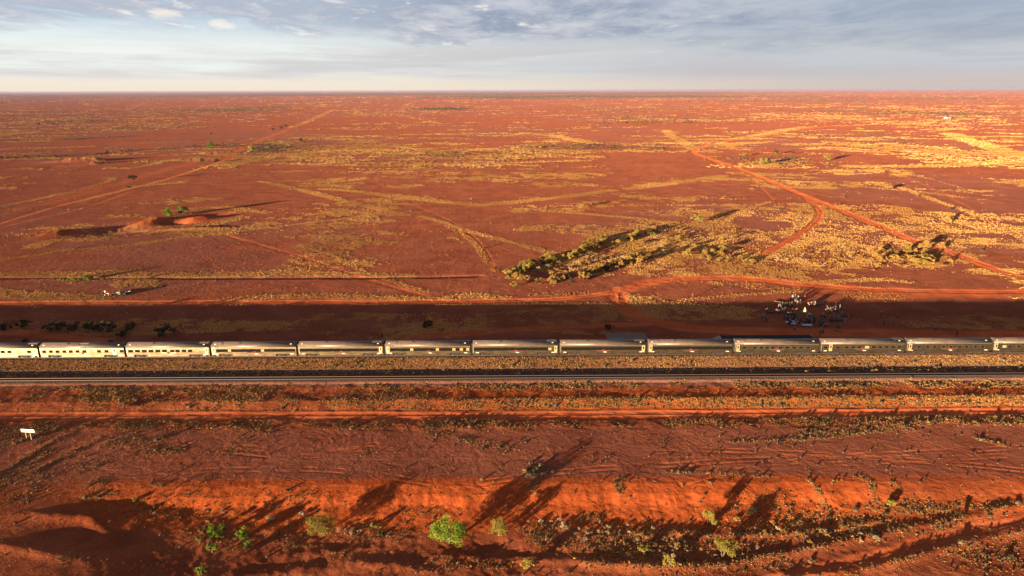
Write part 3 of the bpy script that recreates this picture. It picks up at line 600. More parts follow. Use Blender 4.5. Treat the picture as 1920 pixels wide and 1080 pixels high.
ROOFP = [(-1.50, 2.95), (-1.49, 3.10), (-1.43, 3.30), (-1.30, 3.50), (-1.08, 3.68), (-.75, 3.83), (-.38, 3.92), (0, 3.95), (.38, 3.92), (.75, 3.83), (1.08, 3.68), (1.30, 3.50), (1.43, 3.30), (1.49, 3.10), (1.50, 2.95)]
def carriage(i, label, wins=(), band=None, doors=(), vents=(), blinds=(), plate='panel'):
    xa, xb = GX_[i], GX_[i+1]; L = (xb-xa)/math.cos(YAW); hl = L/2-.33; xm = (xa+xb)/2
    root = empty('train_carriage', (*on_line(xm, V_TRAIN), RT), YAW, label, 'train carriage', 'silver carriages of the train')
    lx = lambda px: (gap_x(px)-xm)/math.cos(YAW)
    bd = MB(); bd.v = []
    body = loft([(-1.50, 2.947), (-1.52, 1.9), (-1.50, .95), (1.50, .95), (1.52, 1.9), (1.50, 2.947)], -hl, hl)
    b = len(body.v); c1, c2 = hl-5.6, hl-1.9
    for (q0, q1) in ((-hl, -c2), (-c1, c1), (c2, hl)):
        k = len(body.v); body.v += [(x, y, z) for z in (.42, .948) for (x, y) in ((q0, -1.47), (q1, -1.47), (q1, 1.47), (q0, 1.47))]
        body.f += [tuple(k+j for j in q) for q in ((3, 2, 1, 0), (4, 5, 6, 7), (0, 1, 5, 4), (1, 2, 6, 5), (2, 3, 7, 6), (3, 0, 4, 7))]
    body.build('body', M_ST, root)
    rf = loft(ROOFP, -hl, hl).build('roof', M_RF, root)
    for p_ in rf.data.polygons: p_.use_smooth = len(p_.vertices) == 4
    MB().box(-hl, hl, -1.535, -1.50, 2.90, 2.955).box(-hl, hl, 1.50, 1.535, 2.90, 2.955).build('gutter', pmat('gutter_strip', (.30, .22, .15), .5, .4), root)
    MB().box(-hl+.6, hl-.6, -.9, .9, .35, .93).build('underframe', M_DK, root)
    for s in (-1, 1):
        bg = MB().box(-1.9, 1.9, -1.15, -1.0, .35, .75).box(-1.9, 1.9, 1.0, 1.15, .35, .75).box(-.35, .35, -1.25, 1.25, .45, .90).box(-.7, .7, -1.3, -1.16, .30, .60).build('bogie', M_DK, root); bg.location.x = s*(hl-3.75)
        for ax in (-1.25, 1.25):
            for sy in (-1, 1):
                MB().tube((ax, sy*.70, .45), (ax, sy*.85, .45), .45, n=16).tube((ax, sy*.85, .45), (ax, sy*1.22, .45), .12, n=8).build('wheel', M_WHEEL, bg)
    MB().box(hl+.003, hl+.60, -1.15, 1.15, .9, 3.55).build('gangway', M_DK, root)
    for s in (-1, 1):
        if s == -1: e = MB().box(-hl-.05, -hl-.003, -1.2, 1.2, .9, 3.5)
        else: e = MB().box(-hl+.1, -hl+.2, -1.535, -1.512, 1.0, 2.88)
        e.build('end_frame' if s == -1 else 'corner_strip', M_DK if s == -1 else pmat('corner_strip_metal', (.65, .58, .45), .4, .8), root)
    for side in (-1, 1):
        y0, y1 = (-1.545, -1.515) if side == -1 else (1.515, 1.545)
        if band:
            a, c = lx(band[0]), lx(band[1])
            w_ = MB().box(a, c, y0, y1, 1.62, 2.46).build('window_band', M_GL, root)
            for px in blinds: q = lx(px); MB().box(q-.42, q+.42, y0-.004 if side == -1 else y1, y0 if side == -1 else y1+.004, 1.68, 2.40).build('blind', M_BLIND, w_)
        for w0, w1 in wins:
            a, c = lx(w0), lx(w1); isb = any(w0 <= q <= w1 for q in blinds)
            w_ = MB().box(a, c, y0, y1, 1.69, 2.37).build('window', M_BLIND if isb else M_GL, root)
            MB().box(a-.05, c+.05, y0+.006, y1-.004, 2.37, 2.41).box(a-.05, c+.05, y0+.006, y1-.004, 1.65, 1.69).box(a-.05, a, y0+.006, y1-.004, 1.69, 2.37).box(c, c+.05, y0+.006, y1-.004, 1.69, 2.37).build('frame', M_FRM, w_)
        for (dpx, wpx, hasw) in doors:
            q = lx(dpx); hw = wpx*.5*(xb-xa)/(GAPS[i+1]-GAPS[i])
            d_ = MB().box(q-hw, q+hw, y0-.012 if side == -1 else y0, y1 if side == -1 else y1+.012, .97, 2.88).build('door', M_DOOR, root)
            yy = (y0-.020, y0-.012) if side == -1 else (y1+.012, y1+.020)
            MB().box(q-hw*.42, q+hw*.42, yy[0], yy[1], 1.85, 2.60).build('door_window', M_GL, d_)
            MB().box(q+hw*.62, q+hw*.72, yy[0]-.03, yy[1]+.03, 1.2, 1.7).build('handle', M_DK, d_)
            MB().box(q-hw*.8, q+hw*.8, y0-.05 if side == -1 else y0+.02, y1-.02 if side == -1 else y1+.05, .45, .90).build('step', M_DK, root)
        # marker strips, the long maker's panel with its round crest
        for px in (GAPS[i]+11, (GAPS[i]+GAPS[i+1])/2+4, GAPS[i+1]-11):
            q = lx(px); MB().box(q-.42, q+.42, y0, y1, 1.00, 1.10).build('marker_strip', M_WH, root)
        q = lx((GAPS[i]+GAPS[i+1])/2+1); col = M_RED if plate == 'panel' else pmat('faded_lettering_band', (.50, .36, .26), .5)
        pl = MB().box(q-2.1, q+2.1, y0, y1, 1.30 if plate == 'panel' else 1.36, 1.62 if plate == 'panel' else 1.56).build('name_panel', col, root)
        em = MB(); yc = y0-.004 if side == -1 else y1+.004; em.tube((q, y0-.012 if side == -1 else y1-.01, 1.47), (q, y0+.01 if side == -1 else y1+.012, 1.47), .36, n=18)
        for s in (-1, 1):
            for k in range(3): em.box(q+s*(.34+.18*k)-.10, q+s*(.34+.18*k)+.10, y0-.010 if side == -1 else y1, y0 if side == -1 else y1+.010, 1.50+.03*k, 1.66-.03*k)
        em.build('crest', M_RED2, pl)
    for px in vents:
        q = lx(px); MB().box(q-.16, q+.16, -1.53, -1.41, 3.03, 3.24).build('roof_vent', M_DK, root)
    if vents:
        q = lx(sum(vents)/len(vents)); hm = pmat('hatch_edge', (.06, .05, .045), .7)
        for a in (-1.35, 1.25): MB().box(q+a-.03, q+a+.03, -1.0, .9, 3.66, 3.90).build('hatch_rib', hm, root)
        MB().box(q-1.3, q+1.2, -.55, .75, 3.86, 3.99).build('air_conditioner', M_RF, root)
    for px in (GAPS[i]+9, GAPS[i+1]-12): q = lx(px); MB().box(q-.22, q+.22, -1.12, -.92, 3.62, 3.76).build('roof_lamp', pmat('lamp_housing', (.75, .66, .52), .4, .3), root)
    MB().tube((lx((GAPS[i]+GAPS[i+1])/2-28), -.4, 3.9), (lx((GAPS[i]+GAPS[i+1])/2-28), -.4, 4.06), .28, .22, n=12).build('roof_ventilator', M_DK, root)
    return root
W = lambda xs, w: [(x-w/2, x+w/2) for x in xs]
carriage(3, 'bright silver sleeping carriage cut off by the left edge of the picture', wins=W([-70, -56, -42, -28, -14, 4, 16.5, 33.5, 53.5], 7.4), doors=[(64.5, 5, 1)], vents=[54.5, 58.8, 62.8], blinds=[33.5], plate='letters')
carriage(4, 'bright silver sleeping carriage with a plain golden baggage door near its right end', wins=W([82, 94.5, 107, 119.8, 132, 144.5, 157.5, 171, 185, 199, 227.5], 7), doors=[(214, 7, 0)], vents=[152, 156, 160], blinds=[171], plate='letters')
carriage(5, 'bright silver dining carriage with ten broad windows and a door at its right end', wins=W([244.5, 257.3, 270, 282.5, 295.5, 308], 9)+W([322.5, 332.5, 344.5, 356], 8)+W([370], 5.5), doors=[(387, 5, 1)], vents=[377.5, 381, 385], blinds=[370], plate='letters')
carriage(6, 'golden lit carriage with black window band and a door at its left end', band=(405, 553), doors=[(400.5, 5, 1)], vents=[405, 409], blinds=[430, 492])
carriage(7, 'carriage with unbroken black window band, fifth from the left, door at its right end', band=(561, 709), doors=[(713.5, 5, 1)], vents=[704, 709])
carriage(8, 'carriage whose black window band is broken by five pale blinds', band=(731, 881), doors=[(727.5, 5, 1)], vents=[732.5, 737], blinds=[772, 820, 851, 865, 877])
carriage(9, 'middle carriage with black window band, one small blind and a dull door', band=(888, 1034), doors=[(1042, 5, 1)], vents=[1032, 1037], blinds=[1031])
carriage(10, 'carriage with black window band in front of the pale concrete pad', band=(1052, 1203), doors=[(1206, 5.5, 1)], vents=[1197, 1202])
carriage(11, 'carriage with black window band and golden left door, right of the concrete pad', band=(1224, 1372), doors=[(1220, 5.5, 1)], vents=[1225, 1229])
carriage(12, 'grey carriage with eleven windows standing in front of the long black platform', wins=W([1395.5, 1414.5, 1427, 1438, 1448.5, 1463, 1475.5, 1488.5, 1501.5, 1514.5], 8.2), doors=[(1383.5, 5.5, 1)], vents=[1384, 1388, 1392])
carriage(13, 'grey carriage with golden door one window in from its left end', wins=W([1547.5, 1570, 1586.5, 1598.5, 1610.5, 1625, 1637.5, 1649.5, 1661.5, 1673.5, 1685.5], 7.6), doors=[(1557, 6, 0)], vents=[1682, 1686, 1690], blinds=[1625])
carriage(14, 'grey sleeping carriage with ten small windows right of the campfire crowd', wins=W([1722, 1738, 1751.5, 1768, 1781.5, 1798, 1811, 1828, 1841], 7), doors=[(1706, 5.5, 1)], vents=[1708, 1712])
carriage(15, 'grey sleeping carriage cut off by the right edge of the picture', wins=W([1882, 1892, 1909, 1923, 1940, 1955, 1970, 1988], 7), doors=[(1866.5, 5.5, 1)], vents=[1872, 1876], blinds=[1882])

for k, nm in enumerate(('farthest', 'middle', 'nearest')):
    g0 = GAPS[k]; carriage(k, f'silver sleeping carriage beyond the left edge, {nm} of the three standing there', wins=W([g0+12+13*j for j in range(11)], 7), doors=[(g0+156, 5, 1)], vents=[g0+146, g0+150], plate='letters')

# ------------------------------------------------------------------ slab, platform, sign, shed, poles
def ground_z(x, y): return H(x, y)
x0, y0 = P(1133, 642); x1, y1 = P(1206, 642); xt0, yt0 = P(1134, 624.5); xt1, yt1 = P(1203, 624.5)
pad = empty('concrete_pad', (xt0, yt0-9.5, 0), YAW, 'flat pale concrete pad lying behind the train', 'concrete pad')
MB().box(0, 12.3, 0, 9.5, -.1, .10).build('slab', pmat('dusty_concrete', (.14, .085, .068), .9, var=.2), pad)
MB().box(.2, 4.7, 2.2, 5.2, .104, .22).build('steel_cover', pmat('blue_grey_sheet', (.085, .10, .13), .6, .2), pad)
MB().box(12.4, 12.55, 0, 9.5, -.05, .25).build('edge_kerb', pmat('dark_edge', (.04, .03, .028), .9), pad)
yp = V(634.6, .8); xa = P(1348, 633)[0]; xb = P(1517, 633)[0]; mid_ = (xa+xb)/2
plt = empty('platform', (mid_, yp+K*mid_, 0), YAW, 'long low black passenger platform behind the train with a pale ramp at its left end', 'platform')
hw = (xb-xa)/2
MB().box(-hw, hw, -.7, 1.6, .72, .86).build('deck', pmat('black_rubber_deck', (.006, .005, .005), .95), plt)
MB().box(-hw, hw, -.66, -.62, .0, .72).box(-hw, hw, 1.50, 1.55, 0, .72).build('skirt', M_DK, plt)
rm = MB(); rm.v = [(-hw-2.0, -.7, .05), (-hw-2.0, 1.6, .05), (-hw, 1.6, .85), (-hw, -.7, .85), (-hw, 1.6, .0), (-hw, -.7, .0)]; rm.f = [(0, 3, 2, 1), (0, 5, 3), (1, 2, 4), (0, 1, 4, 5)]
rm.build('ramp', pmat('pale_ramp_plate', (.26, .19, .16), .8), plt)
for s in (-1, 1): MB().tube((hw+.1, s*.6+.4, 0), (hw+.1, s*.6+.4, 1.5), .05).build('handrail', pmat('grey_post', (.40, .38, .36), .5), plt)

sx, sy = P(55, 824.5, -.6); sz = ground_z(sx, sy)
sg_ = empty('sign', (sx, sy, sz), R(-8), 'blank white trackside signboard on two posts seen from behind', 'sign')
bw = 1.55
brd = MB(); brd.box(-bw, bw, .05, .09, 1.62, 2.28); brd.build('board', pmat('sign_white', (.82, .80, .70), .5), sg_)
for s in (-.55, .55):
    p_ = MB().tube((s, 0, -.3), (s, 0, 1.60), .055).build('post', pmat('galvanised_post', (.62, .52, .34), .5, .3), sg_)
    MB().tube((s, 0, 1.60), (s, 0, 2.22), .05).build('clamp_rail', pmat('post_upper_dark', (.10, .07, .05), .6), p_)

bx, by = P(1776, 222); sh = empty('homestead_shed', (bx, by, ground_z(bx, by)), R(20), 'tiny pale roofed shed far out on the plain at right', 'shed')
MB().box(-7, 7, -4, 4, 0, 3.2).build('wall', pmat('shed_wall', (.5, .45, .4), .8), sh)
rm = MB(); rm.v = [(-7.5, -4.5, 3.2), (7.5, -4.5, 3.2), (7.5, 4.5, 3.2), (-7.5, 4.5, 3.2), (-7.5, 0, 5.2), (7.5, 0, 5.2)]; rm.f = [(0, 1, 5, 4), (2, 3, 4, 5), (1, 2, 5), (3, 0, 4), (3, 2, 1, 0)]; rm.build('roof', pmat('white_roof', (.13, .125, .12), .7), sh)
MB().box(-1.5, 1.5, -4.03, -4.005, 0, 2.6).build('door', M_DK, sh)

def log(px0, py0, px1, py1, r, name, label, cat, mat, group=None):
    a = P(px0, py0); b = P(px1, py1); n = 9; m = MB(); L_ = math.dist(a, b); pts = []
    for i in range(n): t_ = i/(n-1); pts.append(Vector(((t_-.5)*L_, random.uniform(-.06, .06)*L_*.3, r*.8+random.uniform(-.02, .02))))
    for i in range(n-1): m.tube(pts[i], pts[i+1], r*(1.05-.4*i/n), r*(1.05-.4*(i+1)/n), 8, i in (0, n-2))
    # stubs of branches
    for i in (2, 5): m.tube(pts[i], pts[i]+Vector((.25, random.choice((-1, 1))*.35, .22)), r*.4, r*.2, 6)
    o = m.build(name, mat, None, True); c = ((a[0]+b[0])/2, (a[1]+b[1])/2); o.location = (*c, ground_z(*c)); o.rotation_euler.z = math.atan2(b[1]-a[1], b[0]-a[0])
    tag(o, label, cat, group); return o
M_LOG = pmat('bleached_wood', (.10, .07, .05), .85, var=.25); M_LOGD = pmat('dark_bark', (.05, .04, .032), .9, var=.3)
zz_ = lambda zx, zy: (1400+zx/6, 530+zy/6)
log(*zz_(190, 262), *zz_(272, 268), .22, 'log', 'pale bleached log lying at the left of the campfire crowd', 'log', M_LOG)
log(*zz_(310, 212), *zz_(395, 226), .20, 'log', 'pale log lying behind the seated row beyond the fire', 'log', M_LOG)
log(*zz_(978, 538), *zz_(1072, 554), .15, 'log', 'thin pale log lying alone between the crowd and the train', 'log', M_LOG)
log(*zz_(760, 262), *zz_(865, 228), .26, 'log', 'dark log lying on the sunlit side right of the fire', 'log', M_LOGD)
log(*zz_(775, 272), *zz_(868, 240), .20, 'log', 'thinner dark log in front of the dark log right of the fire', 'log', M_LOGD)
log(*zz_(900, 268), *zz_(1050, 278), .10, 'log', 'thin grey pole lying behind the right hand group', 'log', M_LOG)
log(699.5, 625.5, 710, 628.2, .16, 'log', 'pale log lying on the scrub behind the fifth carriage from the left', 'log', M_LOG)

# ------------------------------------------------------------------ campfire
fx, fy = P(*zz_(652, 330)); fz = ground_z(fx, fy)
pit = empty('fire_pit', (fx, fy, fz), 0, 'round ash filled fire pit ringed with dark stones in the middle of the crowd', 'fire pit')
m = MB(); m.tube((0, 0, -.1), (0, 0, .05), 1.45, 1.35, 28); m.build('ash_bed', pmat('ash', (.10, .085, .08), .95, var=.5), pit)
for k in range(20):
    a = 2*math.pi*k/20+random.uniform(-.08, .08); r_s = random.uniform(.16, .26); c = Vector((1.5*math.cos(a), 1.5*math.sin(a), 0)); mm = MB()
    for i in range(7):
        q = 2*math.pi*i/7; mm.v.append((c.x+r_s*math.cos(q)*random.uniform(.8, 1.2), c.y+r_s*math.sin(q)*random.uniform(.8, 1.2), -.05))
    for i in range(7):
        q = 2*math.pi*(i+.5)/7; mm.v.append((c.x+.65*r_s*math.cos(q), c.y+.65*r_s*math.sin(q), r_s*random.uniform(.7, 1.1)))
    mm.v.append((c.x, c.y, r_s*1.1)); mm.f += [(i, (i+1) % 7, 7+i) for i in range(7)]+[(7+i, (i+1) % 7, 7+(i+1) % 7) for i in range(7)]+[(7+i, 7+(i+1) % 7, 14) for i in range(7)]
    mm.build('stone', pmat('fire_stone', (.10, .09, .085), .9, var=.3), pit)
for k in range(7):
    a = k*.9+.2; MB().tube((.75*math.cos(a), .75*math.sin(a), .1), (-.15*math.cos(a), -.15*math.sin(a), .5), .09, .06, 7).build('firewood', pmat('charred_wood', (.02, .015, .012), .9), pit)
fm = bpy.data.materials.new('flame'); fm.use_nodes = True; t = NT(fm.node_tree); o_ = t.n('ShaderNodeOutputMaterial'); e_ = t.n('ShaderNodeEmission'); tcn = t.n('ShaderNodeTexCoord'); s_ = t.n('ShaderNodeSeparateXYZ'); t.put(s_.inputs[0], tcn.outputs['Object'])
t.put(e_.inputs[0], t.mix(t.sstep(s_.outputs[2], .2, 1.7), (1.0, .66, .24), (1.0, .42, .06))); e_.inputs[1].default_value = .55; t.nt.links.new(e_.outputs[0], o_.inputs[0])
m = MB()
for (ox, oy, rr_, hh) in ((0, 0, .36, 1.75), (.22, .05, .25, 1.05), (-.22, -.08, .26, .95), (.02, -.24, .24, .8), (-.05, .22, .22, 1.2)):
    pr = [(.55, 0), (1.0, .14), (.92, .32), (.62, .55), (.32, .78), (.0, 1.0)]; n = 9; b = len(m.v)
    for j, (a, c) in enumerate(pr):
        sx_ = .10*math.sin(c*6+ox*9)*c; sy_ = .08*math.cos(c*5+oy*7)*c
        for i in range(n): q = 2*math.pi*i/n; k_ = 1+.18*math.sin(3*q+j); m.v.append((ox+sx_+rr_*a*k_*math.cos(q), oy+sy_+rr_*a*k_*math.sin(q), .08+hh*c))
    for j in range(len(pr)-1): m.f += [(b+j*n+i, b+j*n+(i+1) % n, b+(j+1)*n+(i+1) % n, b+(j+1)*n+i) for i in range(n)]
fl = m.build('flame', fm, None, True); fl.location = (fx, fy, fz); tag(fl, 'tall yellow flame burning in the middle of the fire pit', 'flame')

# ------------------------------------------------------------------ people
def skin_mesh(name, V_, E_, Rd, sub=1):
    me = bpy.data.meshes.new(name); me.from_pydata(V_, E_, []); ob = bpy.data.objects.new(name, me); C.objects.link(ob)
    ob.modifiers.new('s', 'SKIN'); sl = me.skin_vertices[0].data
    for i, r in enumerate(Rd): sl[i].radius = (r, r)
    sl[0].use_root = True; ob.modifiers.new('u', 'SUBSURF').levels = sub
    dg = bpy.context.evaluated_depsgraph_get(); me2 = bpy.data.meshes.new_from_object(ob.evaluated_get(dg)); bpy.data.objects.remove(ob)
    for p_ in me2.polygons: p_.use_smooth = True
    return me2
def figure(pose):
    sit = pose.startswith('sit'); pz = .50 if sit else .93; lean = .12 if pose == 'sit_lean' else .0
    Vv = []; E = []; Rr = []
    def add(p, r, parent=None):
        Vv.append(p); Rr.append(r)
        if parent is not None: E.append((parent, len(Vv)-1))
        return len(Vv)-1
    pel = add((0, 0, pz), .135); wa = add((0, lean*.3, pz+.18), .12, pel); ch = add((0, lean, pz+.40), .145, wa); nb = add((0, lean*1.2, pz+.53), .07, ch)
    nk = add((0, lean*1.3+.01, pz+.60), .055, nb); hd = add((0, lean*1.4+.03, pz+.70), .092, nk); ht = add((0, lean*1.4+.01, pz+.80), .07, hd); add((0, lean*1.4+.125, pz+.69), .015, hd)
    for s in (-1, 1): add((s*.095, lean*1.4+.01, pz+.70), .018, hd)
    J = {'pel': Vv[pel], 'hd': Vv[hd], 'sh': [], 'el': [], 'kn': [], 'an': []}
    for s in (-1, 1):
        sh_ = add((s*.19, lean, pz+.47), .065, ch)
        if sit: el_ = (s*.25, .06+lean, pz+.22); wr = (s*.16, .30+lean, pz+.14); hn = (s*.13, .37+lean, pz+.13); fd = Vector((0, 1, -.1))
        elif pose == 'talk' and s == 1: el_ = (.26, .04, pz+.22); wr = (.16, .26, pz+.33); hn = (.12, .32, pz+.38); fd = Vector((-.3, .6, .6))
        elif pose == 'walk': el_ = (s*.24, -.12*s, pz+.22); wr = (s*.25, .02-.14*s, pz-.0); hn = (s*.25, .05-.15*s, pz-.08); fd = Vector((0, .2, -1))
        else: el_ = (s*.25, -.02, pz+.22); wr = (s*.27, .06, pz-.02); hn = (s*.27, .08, pz-.10); fd = Vector((0, .15, -1))
        e_ = add(el_, .045, sh_); w2 = add(wr, .030, e_); h2 = add(hn, .036, w2); J['sh'].append(Vv[sh_]); J['el'].append(el_)
        fd.normalize(); sd_ = fd.orthogonal().normalized()
        for k, ln in enumerate((.055, .07, .075, .07, .055)):
            off = sd_*(k-2)*.018; a_ = Vector(hn)+off*1.2+fd*(.02 if k else .0); b_ = a_+fd*ln*.6+(sd_*-.03 if k == 0 else Vector()); q = add(tuple(a_), .009, h2); add(tuple(b_+fd*.0), .008, q)
        if sit: kn = (s*.12, .43, .50); an = (s*.12, .42, .09); to = (s*.13, .58, .04)
        elif pose == 'walk': kn = (s*.10, .12*s+.06, .50); an = (s*.10, .28*s, .10 if s == 1 else .16); to = (s*.11, .28*s+.15, .04)
        else: kn = (s*.11, .02, .50); an = (s*.12, 0, .09); to = (s*.14, .15, .04)
        hp = add((s*.10, .0, pz-.04), .10, pel); k2 = add(kn, .062, hp); a2 = add(an, .042, k2); add(to, .038, a2); J['kn'].append(kn); J['an'].append(an)
    body = skin_mesh('person', Vv, E, Rr)
    # shirt
    S = [(0, 0, pz+.02), (0, lean*.3, pz+.20), (0, lean, pz+.42), (0, lean*1.2, pz+.50)]; SE = [(0, 1), (1, 2), (2, 3)]; SR = [.155, .14, .165, .085]
    for k in (0, 1): b = len(S); S += [J['sh'][k], J['el'][k]]; SE += [(2, b), (b, b+1)]; SR += [.082, .060]
    shirt = skin_mesh('shirt', S, SE, SR)
    T = [(0, 0, pz+.0)]; TE = []; TR = [.150]
    for k, s in enumerate((-1, 1)): b = len(T); a_ = J['an'][k]; T += [(s*.10, 0, pz-.05), J['kn'][k], (a_[0], a_[1], a_[2]+.03)]; TE += [(0, b), (b, b+1), (b+1, b+2)]; TR += [.112, .078, .060]
    trs = skin_mesh('trousers', T, TE, TR)
    hx, hy, hz = J['hd']
    hair = MB(); n = 12
    for j in range(6):
        ph = j/5*math.pi*.58
        for i in range(n): q = 2*math.pi*i/n; back = .03*max(0, -math.sin(q)); hair.v.append((hx+.112*math.sin(ph)*math.cos(q), hy-.012+(.118*math.sin(ph))*math.sin(q), hz+.035+.115*math.cos(ph)-back*(j/5)*2))
    hair.f = [(j*n+i, j*n+(i+1) % n, (j+1)*n+(i+1) % n, (j+1)*n+i) for j in range(5) for i in range(n)]
    hm_ = hair.mesh('hair', True)
    hat = MB()
    prof = [(.0, .215), (.085, .205), (.105, .15), (.108, .09), (.20, .075), (.205, .065), (.10, .07)]
    for (r, z) in prof:
        for i in range(n): q = 2*math.pi*i/n; hat.v.append((hx+r*math.cos(q), hy+r*math.sin(q), hz+z))
    hat.f = [(j*n+i, j*n+(i+1) % n, (j+1)*n+(i+1) % n, (j+1)*n+i) for j in range(len(prof)-1) for i in range(n)]
    return dict(body=body, shirt=shirt, trousers=trs, hair=hm_, hat=hat.mesh('hat', True))
FIG = {p: figure(p) for p in ('stand', 'talk', 'walk', 'sit', 'sit_lean')}
SHIRTS = {'white': (.30, .29, .28), 'cream': (.26, .22, .15), 'black': (.012, .012, .015), 'navy': (.02, .03, .07), 'pale blue': (.20, .25, .34), 'bright blue': (.05, .26, .50), 'grey': (.16, .16, .17), 'pink': (.34, .14, .12), 'red': (.18, .02, .015), 'dark green': (.03, .06, .045), 'khaki': (.22, .17, .10), 'peach': (.42, .20, .13), 'lilac': (.20, .17, .25), 'teal': (.03, .16, .17)}
TROUS = {'black': (.012, .012, .014), 'dark blue': (.02, .03, .06), 'khaki': (.14, .10, .065), 'pale': (.26, .23, .20), 'brown': (.07, .045, .03)}
HEADS = {'grey hair': ('hair', (.16, .15, .14)), 'dark hair': ('hair', (.015, .01, .008)), 'blond hair': ('hair', (.18, .12, .05)), 'white sun hat': ('hat', (.26, .25, .24)), 'dark brimmed hat': ('hat', (.04, .03, .025)), 'straw hat': ('hat', (.24, .18, .10))}
M_SKIN = [pmat('skin_light', (.15, .082, .055), .7, spec=.1), pmat('skin_tan', (.13, .07, .045), .7, spec=.1)]
used_labels = set()
def person(x, y, facing, pose='stand', shirt=None, place='', zoff=0, trous=None, head=None):
    for tr_ in range(40):
        s_ = shirt or random.choice(['black', 'navy', 'grey', 'black', 'navy', 'dark green', 'khaki', 'pale blue', 'white', 'red', 'teal', 'lilac', 'pink', 'cream']); tt = trous or random.choice(['black', 'black', 'dark blue', 'dark blue', 'khaki', 'brown', 'pale']); hh = head or random.choice(['grey hair', 'dark hair', 'dark hair', 'dark hair', 'blond hair', 'white sun hat', 'dark brimmed hat', 'dark brimmed hat', 'straw hat'])
        verb = {'stand': 'standing', 'talk': 'standing with one arm raised', 'walk': 'walking', 'sit': 'seated', 'sit_lean': 'seated leaning forward'}[pose]
        lb = f'person in {s_} top, {tt} trousers and {hh} {verb} {place}'
        if len(lb.split()) > 16: lb = f'person in {s_} top and {hh} {verb} {place}'
        if len(lb.split()) > 16: lb = f'{s_} top, {hh}, {verb} {place}'
        if lb not in used_labels: break
        if tr_ > 12: trous = None
        if tr_ > 20: head = None
    if len(lb.split()) > 16: lb = f'{s_} top and {hh}, {pose.split("_")[0]}ing {place}'
    lb = ' '.join(lb.replace(' with one arm raised', ' gesturing').split()[:16]) if len(lb.split()) > 16 else lb
    used_labels.add(lb)
    F = FIG[pose]
    def ob(nm, me, col, parent=None, m=None):
        if not me.materials: me.materials.append(None)
        o = bpy.data.objects.new(nm, me); C.objects.link(o); o.material_slots[0].link = 'OBJECT'; o.material_slots[0].material = m or pmat(nm+'_'+'_'.join(f'{c:.2f}' for c in col), col, .85)
        if parent is not None: o.parent = parent
        return o
    b = ob('person', F['body'], None, None, random.choice(M_SKIN)); b.location = (x, y, ground_z(x, y)+zoff); b.rotation_euler.z = facing-math.pi/2; sc_ = random.uniform(.96, 1.06); b.scale = (sc_, sc_, sc_)
    ob('shirt', F['shirt'], SHIRTS[s_], b); ob('trousers', F['trousers'], TROUS[tt], b); k, c_ = HEADS[hh]; ob(k, F[k], c_, b)
    tag(b, lb, 'person', 'people gathered round the campfire'); return b
def at(zx, zy): return P(*zz_(zx, zy))
def crowd(place, items, look=(652, 320)):
    lx_, ly_ = at(*look)
    for it in items:
        zx, zy = it[:2]; x, y = at(zx, zy); pose = it[2] if len(it) > 2 else random.choice(('stand', 'talk', 'stand'))
        person(x, y, math.atan2(ly_-y, lx_-x)+random.uniform(-.7, .7), pose, it[3] if len(it) > 3 else None, place)
crowd('in the sunlight behind the fire', [(515, 192, 'stand', 'white'), (541, 180, 'stand', 'peach'), (579, 192, 'talk', 'white'), (652, 190, 'walk', 'red')])
crowd('between the fire and the sunlit trio', [(568, 250, 'stand', 'cream'), (600, 246, 'stand', 'black'), (540, 225, 'stand', 'black'), (556, 226, 'talk', 'navy')])
crowd('left behind the fire', [(355, 300, 'stand', 'cream'), (370, 292, 'stand', 'pale blue'), (385, 306, 'talk', 'pale blue'), (400, 296, 'stand', 'red'), (378, 318, 'stand', 'navy'), (430, 330, 'stand', 'black'), (415, 336, 'talk', 'navy'), (395, 342, 'stand', 'dark green')])
crowd('at the end of the dark covered table', [(330, 348, 'stand', 'pink', ), (344, 350, 'stand', 'khaki'), (214, 342, 'talk', 'red'), (226, 338, 'stand', 'black')], (270, 330))
crowd('at the far left of the crowd', [(180, 412, 'stand', 'grey'), (200, 402, 'talk', 'black'), (208, 408, 'stand', 'khaki'), (224, 458, 'stand', 'black'), (218, 432, 'stand', 'grey')])
crowd('just left of the fire', [(514, 340, 'stand', 'red'), (560, 348, 'talk', 'black'), (548, 356, 'stand', 'black')])
crowd('in the dense group left of the fire', [(425, 408, 'stand', 'navy'), (438, 418, 'stand', 'pale blue'), (455, 392, 'stand', 'black'), (470, 398, 'stand', 'black'), (486, 402, 'talk', 'dark green'), (500, 390, 'stand', 'navy'), (515, 396, 'stand', 'black'), (530, 392, 'stand', 'black'), (545, 400, 'talk', 'dark green'), (552, 388, 'stand', 'navy'), (476, 422, 'stand', 'lilac'), (492, 430, 'stand', 'black'), (510, 434, 'talk', 'teal'), (466, 436, 'stand', 'black'), (445, 432, 'talk', 'red')])
crowd('beside the three white tables', [(548, 462, 'stand', 'lilac'), (502, 470, 'stand', 'pale blue'), (475, 478, 'stand', 'black'), (488, 480, 'talk', 'navy'), (565, 448, 'stand', 'black')])
crowd('between the white tables and the fire', [(575, 440, 'stand', 'black'), (590, 432, 'talk', 'grey'), (600, 446, 'stand', 'dark green'), (582, 460, 'stand', 'khaki'), (598, 470, 'stand', 'navy')])
crowd('alone between white tables and train', [(537, 540, 'stand', 'pale blue')])
crowd('left of the long white table', [(610, 500, 'stand', 'khaki'), (622, 480, 'stand', 'black'), (632, 488, 'talk', 'navy'), (644, 478, 'stand', 'black')])
